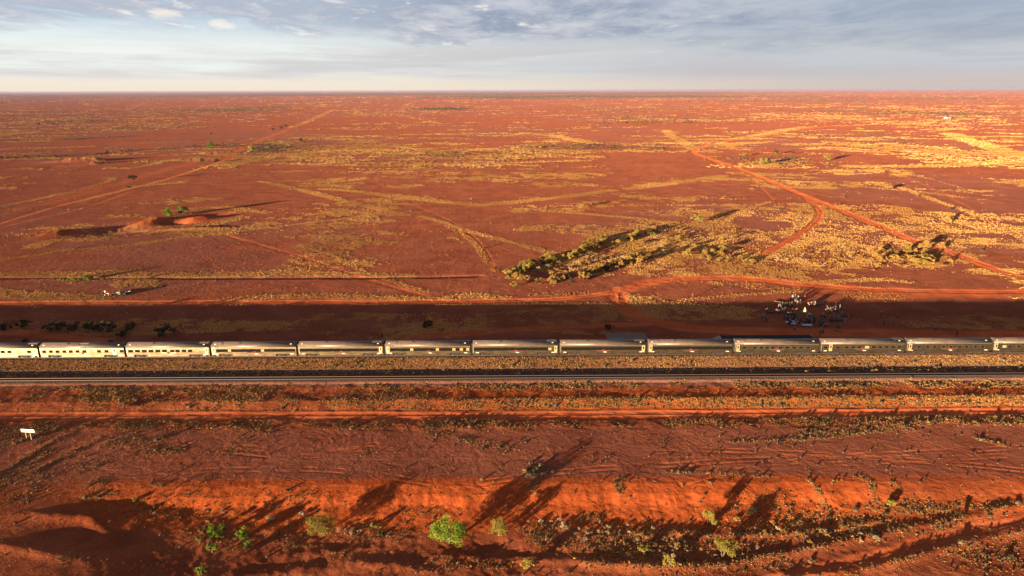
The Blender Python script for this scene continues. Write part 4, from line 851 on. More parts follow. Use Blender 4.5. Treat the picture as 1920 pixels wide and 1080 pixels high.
crowd('in the rounded group in front of the fire', [(672, 412, 'stand', 'lilac'), (686, 404, 'talk', 'lilac'), (700, 412, 'stand', 'grey'), (714, 408, 'stand', 'black'), (728, 414, 'stand', 'khaki'), (742, 420, 'talk', 'dark green'), (752, 432, 'stand', 'black'), (760, 446, 'stand', 'black'), (748, 458, 'stand', 'navy'), (730, 464, 'stand', 'khaki'), (712, 446, 'stand', 'teal'), (694, 438, 'stand', 'pink'), (676, 436, 'stand', 'lilac'), (734, 440, 'stand', 'black')])
crowd('right of the fire near the dark logs', [(690, 268, 'stand', 'peach'), (700, 272, 'stand', 'navy'), (720, 264, 'stand', 'white'), (728, 272, 'talk', 'black'), (750, 268, 'stand', 'black'), (766, 266, 'stand', 'grey')])
crowd('in the right hand standing group', [(885, 344, 'stand', 'white'), (900, 318, 'stand', 'red'), (912, 332, 'talk', 'grey'), (926, 322, 'stand', 'black'), (938, 330, 'stand', 'peach'), (952, 340, 'stand', 'black'), (966, 332, 'stand', 'red'), (992, 342, 'stand', 'white'), (904, 346, 'stand', 'navy'), (928, 356, 'talk', 'teal'), (948, 362, 'stand', 'khaki')])
crowd('in front of the right hand group', [(975, 402, 'stand', 'navy'), (968, 410, 'talk', 'bright blue'), (908, 372, 'stand', 'peach')])
crowd('behind the right hand group', [(994, 308, 'stand', 'white'), (1046, 308, 'stand', 'cream')])
crowd('in the middle of the crowd', [(836, 404, 'stand', 'red'), (850, 410, 'stand', 'white'), (862, 402, 'talk', 'black'), (874, 410, 'stand', 'dark green'), (890, 408, 'stand', 'cream'), (842, 428, 'stand', 'black'), (858, 432, 'stand', 'black')])
crowd('in the dark row towards the train', [(810, 480, 'stand', 'black'), (822, 472, 'stand', 'black'), (834, 466, 'talk', 'navy'), (846, 458, 'stand', 'navy'), (816, 500, 'stand', 'black'), (830, 494, 'talk', 'grey'), (846, 488, 'stand', 'black'), (860, 496, 'stand', 'navy')])
crowd('right of the dark row', [(880, 508, 'stand', 'pale blue'), (906, 508, 'stand', 'peach'), (912, 500, 'talk', 'pink')])
crowd('nearest the train', [(824, 596, 'stand', 'black'), (852, 574, 'stand', 'grey'), (864, 572, 'talk', 'lilac')])
crowd('beside the green covered table', [(1052, 392, 'stand', 'khaki'), (1072, 376, 'stand', 'white'), (1100, 394, 'stand', 'black')], (1090, 380))
crowd('at the right edge of the crowd', [(1152, 408, 'talk', 'pink'), (1170, 412, 'stand', 'black'), (1102, 462, 'stand', 'grey'), (1014, 516, 'stand', 'khaki'), (1042, 524, 'stand', 'khaki'), (1024, 508, 'talk', 'black')])
crowd('alone on the clay right of the crowd', [(1506, 382, 'walk', 'black'), (1516, 410, 'walk', 'pale blue'), (1541, 482, 'walk', 'black'), (1618, 478, 'walk', 'grey'), (1690, 404, 'walk', 'khaki')])
for (px, py, pose, s_, pl) in ((1753.5, 621, 'walk', 'pale blue', 'alone by scrub right of the crowd'), (1793, 631, 'walk', 'black', 'alone behind the train at right'), (716.5, 634.5, 'stand', 'navy', 'behind the gap between two carriages'), (722, 634.5, 'stand', 'pale blue', 'behind the gap between two carriages'), (1298, 559, 'stand', 'red', 'alone inside the dirt road loop')):
    x, y = P(px, py); person(x, y, random.uniform(0, 6), pose, s_, pl)

# tables and benches
def table(zx, zy, L_, W_, rz, cloth, label, clabel=None):
    x, y = at(zx, zy); z = ground_z(x, y); wood = pmat('table_board', (.05, .04, .035), .7)
    tb = empty('table', (x, y, z), rz, label, 'table', 'tables among the crowd'); MB().box(-L_/2, L_/2, -W_/2, W_/2, .71, .75).build('tabletop', wood, tb)
    for a in (-1, 1):
        for b in (-1, 1): MB().tube((a*(L_/2-.15), b*(W_/2-.1), 0), (a*(L_/2-.15), b*(W_/2-.1), .708), .025).build('leg', M_DK, tb)
    if cloth:
        n = 28; m = MB(); per = []
        for i in range(n):
            q = 2*math.pi*i/n; cx_, cy_ = math.cos(q), math.sin(q); k_ = 1/max(abs(cx_), abs(cy_)); per.append((cx_*k_, cy_*k_))
        for (grow, z_) in ((.0, .757), (.02, .745), (.05, .42)):
            for i, (a, b) in enumerate(per): g_ = grow*(1+.6*math.sin(i*2.4)); m.v.append((a*(L_/2+g_), b*(W_/2+g_), z_-(.05*math.sin(i*1.9) if z_ < .5 else 0)))
        m.f = [(j*n+i, (j+1)*n+i, (j+1)*n+(i+1) % n, j*n+(i+1) % n) for j in range(2) for i in range(n)]+[tuple(range(n))]
        c_ = m.build('tablecloth', pmat('cloth_'+cloth, {'white': (.42, .42, .48), 'dark': (.012, .012, .016), 'green': (.02, .05, .04), 'brown': (.05, .035, .025)}[cloth], .85)); c_.location = (x, y, z); c_.rotation_euler.z = rz; tag(c_, clabel, 'tablecloth')
table(467, 462, 1.7, .8, .1, 'white', 'leftmost of the three white covered tables', 'white cloth on the leftmost of the three small tables')
table(531, 456, 2.0, .8, -.1, 'white', 'middle of the white covered tables left of the fire', 'white cloth on the middle table left of the fire')
table(524, 480, 1.5, .7, 0, 'white', 'white covered table nearest the train', 'white cloth on the table nearest the train')
table(670, 496, 3.4, .9, -.05, 'white', 'long white covered table in front of the fire', 'white cloth on the long table in front of the fire')
table(278, 346, 4.4, 1.2, .1, 'brown', 'long dark covered table at the left of the crowd', 'dark brown cloth on the long table at the left of the crowd')
table(444, 266, 4.0, 1.0, -.15, 'dark', 'black covered table behind the fire', 'black cloth on the table behind the fire')
table(1018, 312, 3.2, 1.0, 0, 'dark', 'black covered table behind the right hand group', 'black cloth on the table behind the right hand group')
table(1006, 440, 4.4, 1.1, .1, 'dark', 'long black covered table at the right of the crowd', 'black cloth on the long table at the right of the crowd')
table(1088, 392, 2.2, 1.0, 0, 'green', 'dark green covered table at the right edge of the crowd', 'dark green cloth on the table at the right edge')
table(705, 452, 2.4, 1.0, .3, 'dark', 'black covered table inside the rounded group', 'black cloth on the table inside the rounded group')
table(505, 416, 3.0, .9, .1, 'dark', 'black covered table inside the dense left group', 'black cloth on the table inside the dense left group')
def bench(zx, zy, L_, rz, n, place, shirts):
    x, y = at(zx, zy); z = ground_z(x, y)
    b = empty('bench', (x, y, z), rz, f'plain dark wooden bench {place}', 'bench', 'benches round the campfire'); MB().box(-L_/2, L_/2, -.16, .16, .40, .45).build('seat', M_LOGD, b)
    for s in (-1, 1): MB().box(s*(L_/2-.3)-.03, s*(L_/2-.3)+.03, -.14, .14, 0, .398).build('leg', M_LOGD, b)
    for i in range(n):
        o = (i+.5)/n*L_-L_/2; person(x+o*math.cos(rz), y+o*math.sin(rz), rz+math.pi/2+random.uniform(-.2, .2), random.choice(('sit', 'sit_lean')), shirts[i % len(shirts)], 'on the bench '+place)
bench(440, 256, 4.6, math.pi-.1, 6, 'behind the fire', ['black', 'navy', 'black', 'cream', 'dark green', 'black'])
bench(1005, 420, 4.4, .1, 5, 'at the long black table', ['dark green', 'bright blue', 'navy', 'pale blue', 'pink'])
bench(395, 352, 2.6, .0, 3, 'left of the fire', ['teal', 'navy', 'black'])
bench(1010, 330, 2.6, math.pi, 3, 'by the table behind the right group', ['black', 'grey', 'white'])

# ------------------------------------------------------------------ quad bikes parked left of the picture
M_TYRE = pmat('tyre', (.015, .014, .013), .9)
def quad(px, py, rz, mat, label, rack=True, screen=False):
    x, y = P(px, py); r = empty('quad_bike', (x, y, ground_z(x, y)), rz, label, 'quad bike', 'quad bikes parked in a row')
    MB().box(-.55, .55, -.22, .22, .42, .62).box(-.35, .25, -.30, .30, .35, .42).build('chassis', M_DK, r)
    fb = MB()
    for s in (-1, 1):
        pts = [(-.42, .50), (-.30, .70), (0, .78), (.30, .70), (.44, .50)]; b = len(fb.v)
        for (a, c) in pts: fb.v += [(s*.62+a, -.50, c), (s*.62+a, .50, c), (s*.62+a, -.50, c-.03), (s*.62+a, .50, c-.03)]
        for i in range(4): k = b+i*4; fb.f += [(k, k+4, k+5, k+1), (k+2, k+3, k+7, k+6), (k, k+2, k+6, k+4), (k+1, k+5, k+7, k+3)]
        fb.f += [(b, b+1, b+3, b+2), (b+16, b+18, b+19, b+17)]
    fb.box(-.1, .55, -.2, .2, .70, .92); fb.build('fender_body', mat, r)
    MB().box(-.60, .02, -.16, .16, .80, .95).build('seat', M_DK, r)
    hb = MB().tube((.30, 0, .80), (.22, 0, 1.12), .03).tube((.20, -.38, 1.14), (.20, .38, 1.14), .02).build('handlebar', M_DK, r)
    if rack: MB().tube((-.95, -.35, .84), (-.95, .35, .84), .02).tube((-.55, -.35, .84), (-.55, .35, .84), .02).tube((-.95, -.35, .84), (-.55, -.35, .84), .02).tube((-.95, .35, .84), (-.55, .35, .84), .02).build('rack', M_DK, r)
    if screen: MB().box(.30, .33, -.25, .25, 1.0, 1.5).build('windscreen', M_WH, r)
    for sx_ in (-1, 1):
        for sy_ in (-1, 1):
            w_ = MB().tube((sx_*.62, sy_*.36, .30), (sx_*.62, sy_*.60, .30), .30, n=16).build('wheel', M_TYRE, r); MB().tube((sx_*.62, sy_*.603, .30), (sx_*.62, sy_*.62, .30), .14, n=12).build('rim', pmat('rim_grey', (.3, .3, .3), .4, .6), w_)
quad(196, 553.5, 1.2, M_DK, 'black quad bike with a white windscreen at the left end of the row', True, True)
quad(201.5, 554, .1, pmat('yellow_plastic', (.75, .52, .14), .4), 'yellow quad bike second from the left in the row')
quad(209, 553.5, 1.7, pmat('maroon_plastic', (.12, .03, .035), .4), 'maroon quad bike beside the yellow one')
quad(219.5, 552.5, .3, pmat('cream_plastic', (.80, .66, .42), .4), 'cream quad bike in the middle of the row')
quad(228, 553, 1.3, pmat('grey_blue_plastic', (.10, .13, .16), .4), 'blue grey quad bike right of the cream one')
quad(234, 553, 1.9, pmat('charcoal_plastic', (.05, .05, .05), .4), 'charcoal quad bike between the blue grey and the white one')
quad(241, 550.5, .5, pmat('white_plastic', (.75, .74, .70), .4), 'white quad bike at the right end of the row')
for (px, py, s_, po) in ((213.5, 553.8, 'black', 'stand'), (225, 552, 'dark green', 'stand'), (245.5, 550.5, 'khaki', 'talk')):
    x, y = P(px, py); person(x, y, random.uniform(0, 6), po, s_, 'beside the parked quad bikes')
for o_ in bpy.data.objects:
    if o_.get('category') == 'person' and ('quad bikes' in o_['label'] or 'carriage' in o_['label'] or 'alone' in o_['label']): o_['group'] = 'people scattered away from the campfire'

# ------------------------------------------------------------------ shrubs and small trees
def crown_mesh(seed, rx, rz, nc, nl, leaf, zc=None, shell=.75):
    g = np.random.default_rng(seed); zc = rz*.95 if zc is None else zc
    c = g.normal(size=(nc, 3)); c /= np.linalg.norm(c, axis=1)[:, None]; c *= (g.uniform(.25, 1, (nc, 1))**.5)*shell; c[:, 2] = np.where(c[:, 2] < -.45, -c[:, 2]*.4, c[:, 2]); cr = g.uniform(.20, .40, nc)
    k = np.repeat(np.arange(nc), nl); d = g.normal(size=(nc*nl, 3)); d /= np.linalg.norm(d, axis=1)[:, None]
    p = c[k]+d*cr[k][:, None]*(g.uniform(.55, 1.05, (nc*nl, 1))); p *= np.array([rx, rx, rz]); p[:, 2] += zc; p[:, 2] = np.maximum(p[:, 2], .05)
    n_ = d+g.normal(size=d.shape)*.7; n_ /= np.linalg.norm(n_, axis=1)[:, None]
    a = np.cross(n_, g.normal(size=d.shape)); a /= np.linalg.norm(a, axis=1)[:, None]; b = np.cross(n_, a); s = leaf*g.uniform(.6, 1.3, (nc*nl, 1))
    v = np.stack([p-a*s-b*s*.45, p+a*s-b*s*.45, p+a*s*.6+b*s*.55, p-a*s*.6+b*s*.55], 1).reshape(-1, 3)
    m = npmesh('foliage', v, np.arange(len(v)).reshape(-1, 4)); return m
def stem_mesh(seed, h, r, spread, n=4):
    g = random.Random(seed); m = MB()
    for i in range(n):
        a = 2*math.pi*i/n+g.uniform(-.4, .4); l = spread*g.uniform(.4, 1); p0 = Vector((.05*math.cos(a), .05*math.sin(a), -.15)); p1 = Vector((l*.35*math.cos(a), l*.35*math.sin(a), h*.45)); p2 = Vector((l*math.cos(a+.3), l*math.sin(a+.3), h))
        m.tube(p0, p1, r, r*.7, 7, False); m.tube(p1, p2, r*.7, r*.25, 6, True)
        p3 = p1+Vector((l*.5*math.cos(a-1), l*.5*math.sin(a-1), h*.4)); m.tube(p1, p3, r*.45, r*.15, 5, True)
    return m.mesh('trunk', True)
F_BR = foliage_mat('bright_green_leaves', (.055, .095, .012), (.17, .22, .028), False, .12); F_OL = foliage_mat('olive_leaves', (.11, .092, .020), (.30, .225, .045), False, .22)
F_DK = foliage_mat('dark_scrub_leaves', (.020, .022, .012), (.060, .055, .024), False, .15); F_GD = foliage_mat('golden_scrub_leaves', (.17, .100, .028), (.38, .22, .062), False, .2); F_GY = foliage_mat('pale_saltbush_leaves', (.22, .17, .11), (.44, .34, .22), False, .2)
M_BARK = pmat('bark', (.10, .07, .05), .9, var=.3)
def tree(px, py, r, hgt, fol, label, z0=-2.4, seed=None, nc=46, nl=60, leaf=.10, name='tree', cat='tree', group=None):
    "py = photo row of the middle of the crown"
    seed = seed or int(px*7+py); g = H(*P(px, py, z0)); x, y = P(px, py, g+hgt*.5); g = H(x, y); x, y = P(px, py, g+hgt*.5); g = H(x, y)
    root = empty(name, (x, y, g), random.uniform(0, 6), label, cat, group); rz = hgt*.52
    link('crown', crown_mesh(seed, r, rz, max(10, int(nc*.65)), int(nl*1.5), leaf*.9, hgt-rz, .88), root, fol); link('trunk', stem_mesh(seed, hgt*.7, .03+r*.03, r*.6, 4), root, M_BARK); return root
tree(842, 994, 3.15, 5.0, F_BR, 'large round bright green tree in the cutting, biggest in the foreground', nc=60, nl=90, leaf=.12)
tree(601, 984, 2.7, 3.8, F_OL, 'broad olive tree in the cutting left of the big green tree', nc=48, nl=80, leaf=.10)
tree(936, 990, 1.9, 3.2, F_OL, 'smaller yellow green tree just right of the big green tree', nc=38, nl=70)
tree(1356, 1028, 2.3, 3.2, F_OL, 'round yellow green tree low in the right foreground', nc=42, nl=80)
tree(1330, 971, 1.45, 3.2, F_OL, 'slender dull green tree on the orange slope above the round one', nc=30, nl=60)
tree(405, 993, 1.65, 2.2, F_BR, 'bright green bush, largest of the cluster at lower left', nc=30, nl=60, name='bush', cat='bush')
tree(455, 1000, 1.35, 1.9, F_BR, 'bright green bush at the right of the lower left cluster', nc=26, nl=55, name='bush', cat='bush')
tree(397, 1028, .95, 1.6, F_BR, 'small bright bush below the largest bush of the lower left cluster', nc=18, nl=50, name='bush', cat='bush')
tree(465, 1022, .95, 1.4, F_BR, 'small yellowish bush at the lower right of the lower left cluster', nc=18, nl=50, name='bush', cat='bush')
tree(374, 1012, .7, 1.2, F_OL, 'small dark bush at the left of the lower left cluster', nc=14, nl=40, name='bush', cat='bush')
tree(380, 992, .8, 1.0, F_OL, 'low olive bush touching the largest bush of the lower left cluster', nc=14, nl=40, name='bush', cat='bush')
tree(377, 1067, 1.0, 1.8, F_BR, 'small green bush cut close to the bottom edge at left', nc=18, nl=50, name='bush', cat='bush')
tree(254, 937, .65, .9, F_OL, 'little olive bush near the left end of the orange slope', nc=12, nl=40, name='bush', cat='bush')
tree(990, 1056, 1.45, 1.7, F_OL, 'low green bush near the bottom edge below the yellow green tree', nc=26, nl=50, name='bush', cat='bush')
tree(1207, 1025, 1.1, 1.4, F_OL, 'yellow green bush among pale tussocks right of centre foreground', nc=20, nl=50, name='bush', cat='bush')
tree(1255, 1052, 1.35, 2.0, F_OL, 'dull olive bush near the bottom edge right of centre', nc=24, nl=55, name='bush', cat='bush')
tree(1670, 943, 1.15, 1.3, F_OL, 'low yellow green bush at the foot of the slope at right', nc=20, nl=50, name='bush', cat='bush')
tree(702, 984, .8, 1.2, F_OL, 'small green bush between the olive tree and the big green tree', nc=14, nl=40, name='bush', cat='bush')
tree(1806, 966, .6, 1.0, F_DK, 'small dark bush among pale tussocks at far right', nc=12, nl=40, name='bush', cat='bush')
tree(508, 972, .75, .9, F_GY, 'rounded grey bush in the shade left of the olive tree', nc=14, nl=40, name='bush', cat='bush'); tree(566, 962, .6, .8, F_GY, 'small grey bush touching the olive tree', nc=12, nl=36, name='bush', cat='bush')
PB = []
def bush_proto(seed, r, h, nc, nl, leaf): return crown_mesh(seed, r, h*.55, nc, nl, leaf, h*.5)
PB = [crown_mesh(300+i, 1.0+.1*(i % 3), .60+.12*(i % 4), 9+i, 34, .12, .55+.1*(i % 3), .95) for i in range(8)]
TR = [stem_mesh(400+i, .9, .045, .5, 3) for i in range(2)]
for me in TR: me.materials.append(M_BARK)
PBM = {}
QUEUE = []
def bush(x, y, r, fol, label, group=None, name='shrub', cat='shrub', tall=1.0, stem=False): QUEUE.append((x, y, r, fol, label, group, name, cat, tall, stem))
def bush_now(x, y, r, fol, label, group=None, name='shrub', cat='shrub', tall=1.0, stem=False):
    i = random.randrange(len(PB)); key = (i, fol.name)
    if key not in PBM: me = PB[i].copy(); me.materials.clear(); me.materials.append(fol); PBM[key] = me
    z = H(x, y); rz = random.uniform(0, 6.28)
    if stem:
        root = empty(name, (x, y, z), rz, label, cat, group); root.scale = (r, r, r*tall)
        o = bpy.data.objects.new('foliage', PBM[key]); C.objects.link(o); o.parent = root; s_ = bpy.data.objects.new('stem', random.choice(TR)); C.objects.link(s_); s_.parent = root
    else:
        root = bpy.data.objects.new(name, PBM[key]); C.objects.link(root); root.location = (x, y, z); root.rotation_euler.z = rz; root.scale = (r, r, r*tall); tag(root, label, cat, group)
    return root
def bpx(px, py, rpx, fol, label, group=None, tall=1.0, stem=True):
    x, y = P(px, py+rpx*.6); r = rpx*(.96*y+19.7)/FPX; return bush(x, y, r, fol, label, group, tall=tall, stem=stem)
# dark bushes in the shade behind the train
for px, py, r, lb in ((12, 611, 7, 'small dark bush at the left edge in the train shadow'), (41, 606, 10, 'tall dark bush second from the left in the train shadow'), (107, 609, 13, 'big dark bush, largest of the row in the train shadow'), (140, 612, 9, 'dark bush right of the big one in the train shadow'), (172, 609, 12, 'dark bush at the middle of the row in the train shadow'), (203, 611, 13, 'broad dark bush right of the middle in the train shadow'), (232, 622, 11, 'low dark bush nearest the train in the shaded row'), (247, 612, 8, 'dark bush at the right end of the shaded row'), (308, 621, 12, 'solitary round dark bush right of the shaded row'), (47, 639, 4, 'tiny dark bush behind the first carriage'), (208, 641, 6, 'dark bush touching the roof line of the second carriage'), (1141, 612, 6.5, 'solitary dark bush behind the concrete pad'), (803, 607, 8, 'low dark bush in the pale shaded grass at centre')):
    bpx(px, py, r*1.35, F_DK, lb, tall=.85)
for px, py, r, fol, lb in ((118, 523, 6, F_BR, 'bright green shrub leftmost in the grass strip at left'), (138, 524, 6, F_BR, 'bright green shrub second in the grass strip at left'), (160, 521, 7, F_BR, 'bright green shrub third in the grass strip at left'), (173, 518, 6, F_BR, 'bright green shrub rightmost in the grass strip at left'), (253, 523, 4, F_OL, 'lone olive shrub right of the green shrubs in the grass strip'),
    (316, 399, 10, F_BR, 'left of two green shrubs above the dug pit'), (343, 396, 10, F_BR, 'right of two green shrubs above the dug pit'), (218, 441, 4, F_OL, 'small olive shrub below the long pit'), (262, 441, 4, F_OL, 'tiny olive shrub right of the one below the pit'), (395, 273, 7, F_BR, 'green shrub where the dark scrub line meets the left dirt track'), (67, 284, 4, F_BR, 'tiny green shrub above the dark scrub line at far left'),
    (250, 335, 7, F_DK, 'dark shrub on the wide dirt track at left'), (241, 351, 6, F_OL, 'olive shrub beside the lower edge of the wide track'), (379, 302, 5, F_DK, 'left of two dark shrubs on the bend of the wide track'), (405, 301, 5, F_DK, 'right of two dark shrubs on the bend of the wide track'), (471, 281, 8, F_OL, 'green shrub in the grey scrub right of the track bend'), (536, 236, 4, F_DK, 'dark shrub beside the far left track, nearest of three'), (527, 240, 4, F_DK, 'dark shrub beside the far left track, middle of three'), (512, 243, 3, F_DK, 'dark shrub beside the far left track, lowest of three'), (565, 262, 4, F_DK, 'lone dark shrub right of the far track'),
    (1308, 411, 11, F_OL, 'big olive shrub alone above the shrub belt with a long shadow'), (1775, 413, 7, F_GD, 'golden shrub alone on the plain at right with a long shadow'), (1095, 385, 6, F_GD, 'small golden shrub on the plain right of centre'), (1665, 353, 6, F_GD, 'golden shrub on the pale grass at right'), (1549, 297, 7, F_OL, 'olive shrub right of the white ground beyond the road bend'), (1430, 304, 8, F_OL, 'broad olive shrub on the white ground beyond the road bend'), (1396, 290, 4, F_BR, 'thin bright green shrub beyond the road bend'), (1455, 286, 5, F_DK, 'dark shrub behind the white ground beyond the road bend'), (1487, 287, 4, F_DK, 'small dark shrub right of the dark one behind the white ground'), (943, 300, 4, F_GD, 'tiny orange shrub above the centre of the plain'), (817, 303, 3.5, F_DK, 'tiny dark shrub in the yellow grass left of centre'), (1785, 391, 3, F_DK, 'tiny dark shrub on the plain at right'), (1355, 466, 7, F_OL, 'largest olive shrub, lone and round, in the pale grass right of the belt'), (1286, 477, 8, F_OL, 'broad olive shrub below the right end of the belt'),
    (1732, 466, 10, F_GD, 'golden shrub on the dirt road edge above the shrub cluster'), (1701, 467, 7, F_OL, 'green shrub at the top of the right shrub cluster'), (1766, 462, 6, F_GD, 'golden shrub right of the dirt road above the cluster')):
    bpx(px, py, r, fol, lb, tall=1.1 if r > 6 else 1.0)
def along(path, n, spread_px, rr, fols, label, group, stem=False, bias=1.0):
    pth = [P(*p) for p in path]
    for i in range(n):
        s = random.uniform(0, len(pth)-1.001); k = int(s); f = s-k; px = path[k][0]*(1-f)+path[k+1][0]*f; py = path[k][1]*(1-f)+path[k+1][1]*f
        py += random.gauss(0, spread_px*.5); px += random.gauss(0, spread_px*2); x, y = P(px, py); rad = random.uniform(*rr)**bias
        fol = random.choice(fols); nm = {F_BR.name: 'green', F_OL.name: 'olive', F_GD.name: 'golden brown', F_DK.name: 'dark', F_GY.name: 'pale grey'}[fol.name]
        bush(x, y, rad, fol, f'{nm} {label}', group, stem=stem, tall=random.uniform(.8, 1.2))
along([(950, 514), (1000, 500), (1060, 484), (1130, 456), (1200, 442), (1265, 430)], 85, 6, (.7, 1.9), [F_OL, F_OL, F_OL, F_GD, F_DK], 'shrub in the upper strand of the long shrub belt', 'shrubs of the upper strand of the belt')
along([(955, 522), (1010, 528), (1070, 526), (1120, 508), (1180, 494), (1240, 480)], 85, 8, (.7, 1.8), [F_OL, F_GD, F_GD, F_DK], 'shrub in the lower strand of the long shrub belt', 'shrubs of the lower strand of the belt')
along([(1000, 512), (1080, 500), (1160, 475), (1260, 455), (1330, 440)], 130, 17, (.35, 1.15), [F_OL, F_GD, F_GD, F_GY], 'low shrub between the two strands of the belt', 'low shrubs between the strands of the belt')
along([(1290, 465), (1350, 483), (1430, 500)], 40, 7, (.5, 1.4), [F_OL, F_GD, F_GD], 'shrub in the pale grass right of the belt', 'shrubs in the pale grass right of the belt')
along([(1650, 480), (1700, 484), (1750, 490)], 70, 11, (.6, 1.35), [F_GD, F_GD, F_GD, F_OL], 'shrub in the dense cluster beside the dirt road at right', 'shrubs of the cluster beside the dirt road')
along([(1450, 490), (1560, 470), (1640, 500)], 30, 12, (.4, .9), [F_GD, F_GY], 'low shrub in the pale grass between belt and cluster', 'low shrubs between belt and cluster')
along([(1000, 276), (1060, 275), (1130, 272), (1200, 278), (1270, 280)], 45, 2.5, (.9, 2.0), [F_DK, F_OL], 'shrub along the creek line beyond the centre of the plain', 'shrubs along the far creek line')
along([(440, 288), (480, 280), (520, 274), (560, 272)], 30, 5, (.7, 1.6), [F_DK, F_OL, F_GY], 'shrub in the grey thicket right of the track bend', 'shrubs of the grey thicket')
along([(0, 298), (90, 293), (170, 290), (240, 283), (330, 278), (420, 271)], 50, 1.5, (.7, 1.7), [F_DK, F_DK, F_OL], 'shrub along the scrub line crossing the plain at left', 'shrubs along the left scrub line')
along([(130, 263), (180, 259), (245, 256)], 16, 1.5, (.8, 1.8), [F_DK, F_OL], 'shrub along the short scrub line higher up at left', 'shrubs along the short scrub line')
along([(60, 235), (120, 229), (180, 226), (380, 228), (440, 212)], 40, 3, (1.2, 2.6), [F_DK, F_OL], 'shrub in the far thickets at upper left', 'shrubs of the far left thickets')
along([(760, 205), (830, 203), (880, 204)], 30, 1.2, (1.5, 3.2), [F_DK], 'shrub in the far dark thicket above the centre', 'shrubs of the far central thicket')
along([(1100, 232), (1200, 230), (1300, 228), (1250, 218), (1060, 208)], 60, 2.5, (1.2, 2.6), [F_DK, F_OL], 'shrub scattered on the far plain right of centre', 'shrubs of the far plain right of centre')
along([(1600, 207), (1660, 210), (1760, 214), (1860, 216)], 40, 2, (1.8, 3.6), [F_DK, F_OL], 'shrub in the far thickets at upper right', 'shrubs of the far right thickets')
along([(1330, 300), (1450, 300), (1560, 308)], 22, 4, (.6, 1.4), [F_DK, F_OL, F_GY], 'shrub on the white ground beyond the road bend', 'shrubs on the white ground')
along([(700, 300), (900, 292), (1000, 300), (850, 282)], 26, 6, (.6, 1.2), [F_DK, F_OL], 'shrub dotted in the yellow grass above the centre', 'shrubs dotted in the yellow grass')
along([(100, 350), (600, 420), (900, 470), (1200, 345), (1500, 400), (1800, 345)], 30, 30, (.4, .8), [F_DK, F_GD], 'shrub standing alone on the open plain', 'lone shrubs on the open plain')
# pale rounded saltbushes of the foreground
def near_along(path, n, sp, rr, fols, label, group):
    for i in range(n):
        s = random.uniform(0, len(path)-1.001); k = int(s); f = s-k; px = path[k][0]*(1-f)+path[k+1][0]*f+random.gauss(0, sp*2); py = path[k][1]*(1-f)+path[k+1][1]*f+random.gauss(0, sp*.6)
        z = H(*P(px, py, -2)); x, y = P(px, py, z); fol = random.choice(fols); bush(x, y, random.uniform(*rr), fol, label, group, 'saltbush', 'saltbush', random.uniform(.6, .9))
near_along([(1020, 985), (1090, 1000), (1160, 985)], 26, 14, (.22, .48), [F_GY], 'small pale rounded saltbush right of the yellow green tree', 'pale saltbushes right of the yellow green tree')
near_along([(1180, 1000), (1240, 1010), (1290, 1040)], 34, 16, (.22, .55), [F_GY, F_GY, F_GD], 'small pale rounded saltbush in the centre right of the foreground', 'pale saltbushes in the centre right foreground')
near_along([(1370, 965), (1450, 1000), (1560, 1020), (1620, 1000)], 26, 16, (.25, .6), [F_GY, F_GD], 'small golden saltbush in the right foreground', 'golden saltbushes in the right foreground')
near_along([(985, 888), (1003, 892), (1025, 888)], 22, 7, (.25, .42), [F_GY], 'small pale saltbush in the fan above the slope', 'pale saltbushes of the fan above the slope')
near_along([(1000, 905), (1003, 925)], 12, 3, (.2, .32), [F_GY], 'tiny pale saltbush in the stem of the fan above the slope', 'pale saltbushes of the stem of the fan')
near_along([(640, 985), (700, 1000), (560, 985)], 20, 12, (.2, .45), [F_GY, F_GD], 'small pale saltbush around the olive tree', 'pale saltbushes around the olive tree')
near_along([(220, 930), (320, 975), (420, 960), (520, 950)], 22, 14, (.15, .35), [F_GY], 'small pale saltbush scattered in the left of the cutting', 'pale saltbushes in the left of the cutting')
near_along([(1510, 696), (1600, 695), (1790, 694)], 12, 1.0, (.3, .5), [F_GD], 'golden tussock bush beside the empty track at right', 'golden bushes beside the empty track')
near_along([(300, 910), (400, 905), (1160, 905), (1520, 905), (1630, 905)], 20, 5, (.15, .32), [F_GY, F_GD], 'tiny pale bush along the top of the orange slope', 'tiny bushes along the top of the slope')

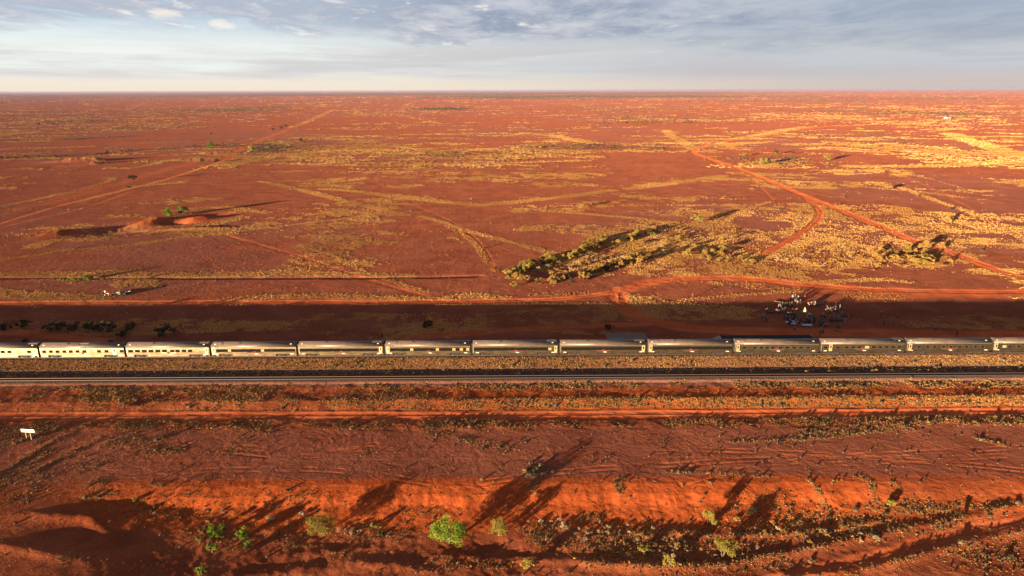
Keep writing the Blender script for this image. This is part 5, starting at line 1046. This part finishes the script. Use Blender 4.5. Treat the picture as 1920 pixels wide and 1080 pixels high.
# the largest 290 shrubs are things of their own, the many tiny far ones one mass per foliage
_n = {}
for i_, q in enumerate(QUEUE):
    if q[5] is None: continue
    rs = sorted(p[2] for p in QUEUE if p[5] == q[5]); w0 = q[4].split()
    sz = 'large' if q[2] > rs[int(len(rs)*.72)] else ('low' if q[9-1] < .85 else 'middling')
    QUEUE[i_] = q[:4]+((sz+' '+q[4].replace('small ', '').replace('tiny ', '').replace('low s', 's')),)+q[5:]
own = [q for q in QUEUE if q[6] == 'saltbush' or q[5] is None]; rest = sorted([q for q in QUEUE if not (q[6] == 'saltbush' or q[5] is None)], key=lambda q: -q[2]/(q[1]+20))
nown = 290-sum(1 for q in own if q[6] == 'shrub')
for q in own+rest[:nown]: bush_now(*q)
mv = []; mf = []; mi = []; off = 0; fols = [F_DK, F_OL, F_GD, F_GY, F_BR]
for (x, y, r, fol, lb, gp, nm, ct, tall, st) in rest[nown:]:
    me = random.choice(PB); n = len(me.vertices); v = np.empty(n*3, dtype=np.float32); me.vertices.foreach_get('co', v); v = v.reshape(-1, 3)[:n//4*4]
    keep = rng.uniform(0, 1, n//4) < .55; v = v.reshape(-1, 4, 3)[keep].reshape(-1, 3); a = random.uniform(0, 6.28)
    mv.append(np.stack([x+r*(v[:, 0]*math.cos(a)-v[:, 1]*math.sin(a)), y+r*(v[:, 0]*math.sin(a)+v[:, 1]*math.cos(a)), H(x, y)+r*tall*v[:, 2]], 1)); mi.append(np.full(len(v)//4, fols.index(fol)))
v = np.concatenate(mv); me = npmesh('far_shrubs', v, np.arange(len(v)).reshape(-1, 4))
for f in fols: me.materials.append(f)
me.polygons.foreach_set('material_index', np.concatenate(mi).astype(np.int32)); tag(link('far_shrubs', me), kind='stuff')

# ------------------------------------------------------------------ haze over the plain
m = MB(); m.box(-150000, 150000, -320, 66000, -4.2, 74.0)
hz = m.build('haze', None); tag(hz, kind='stuff'); hmt = bpy.data.materials.new('dust_haze'); hmt.use_nodes = True; t = NT(hmt.node_tree); o_ = t.n('ShaderNodeOutputMaterial'); pv = t.n('ShaderNodeVolumePrincipled')
pv.inputs['Color'].default_value = (.30, .30, .46, 1); pv.inputs['Density'].default_value = 2.8e-5; pv.inputs['Anisotropy'].default_value = 0.0; t.nt.links.new(pv.outputs[0], o_.inputs['Volume']); hz.data.materials.append(hmt)
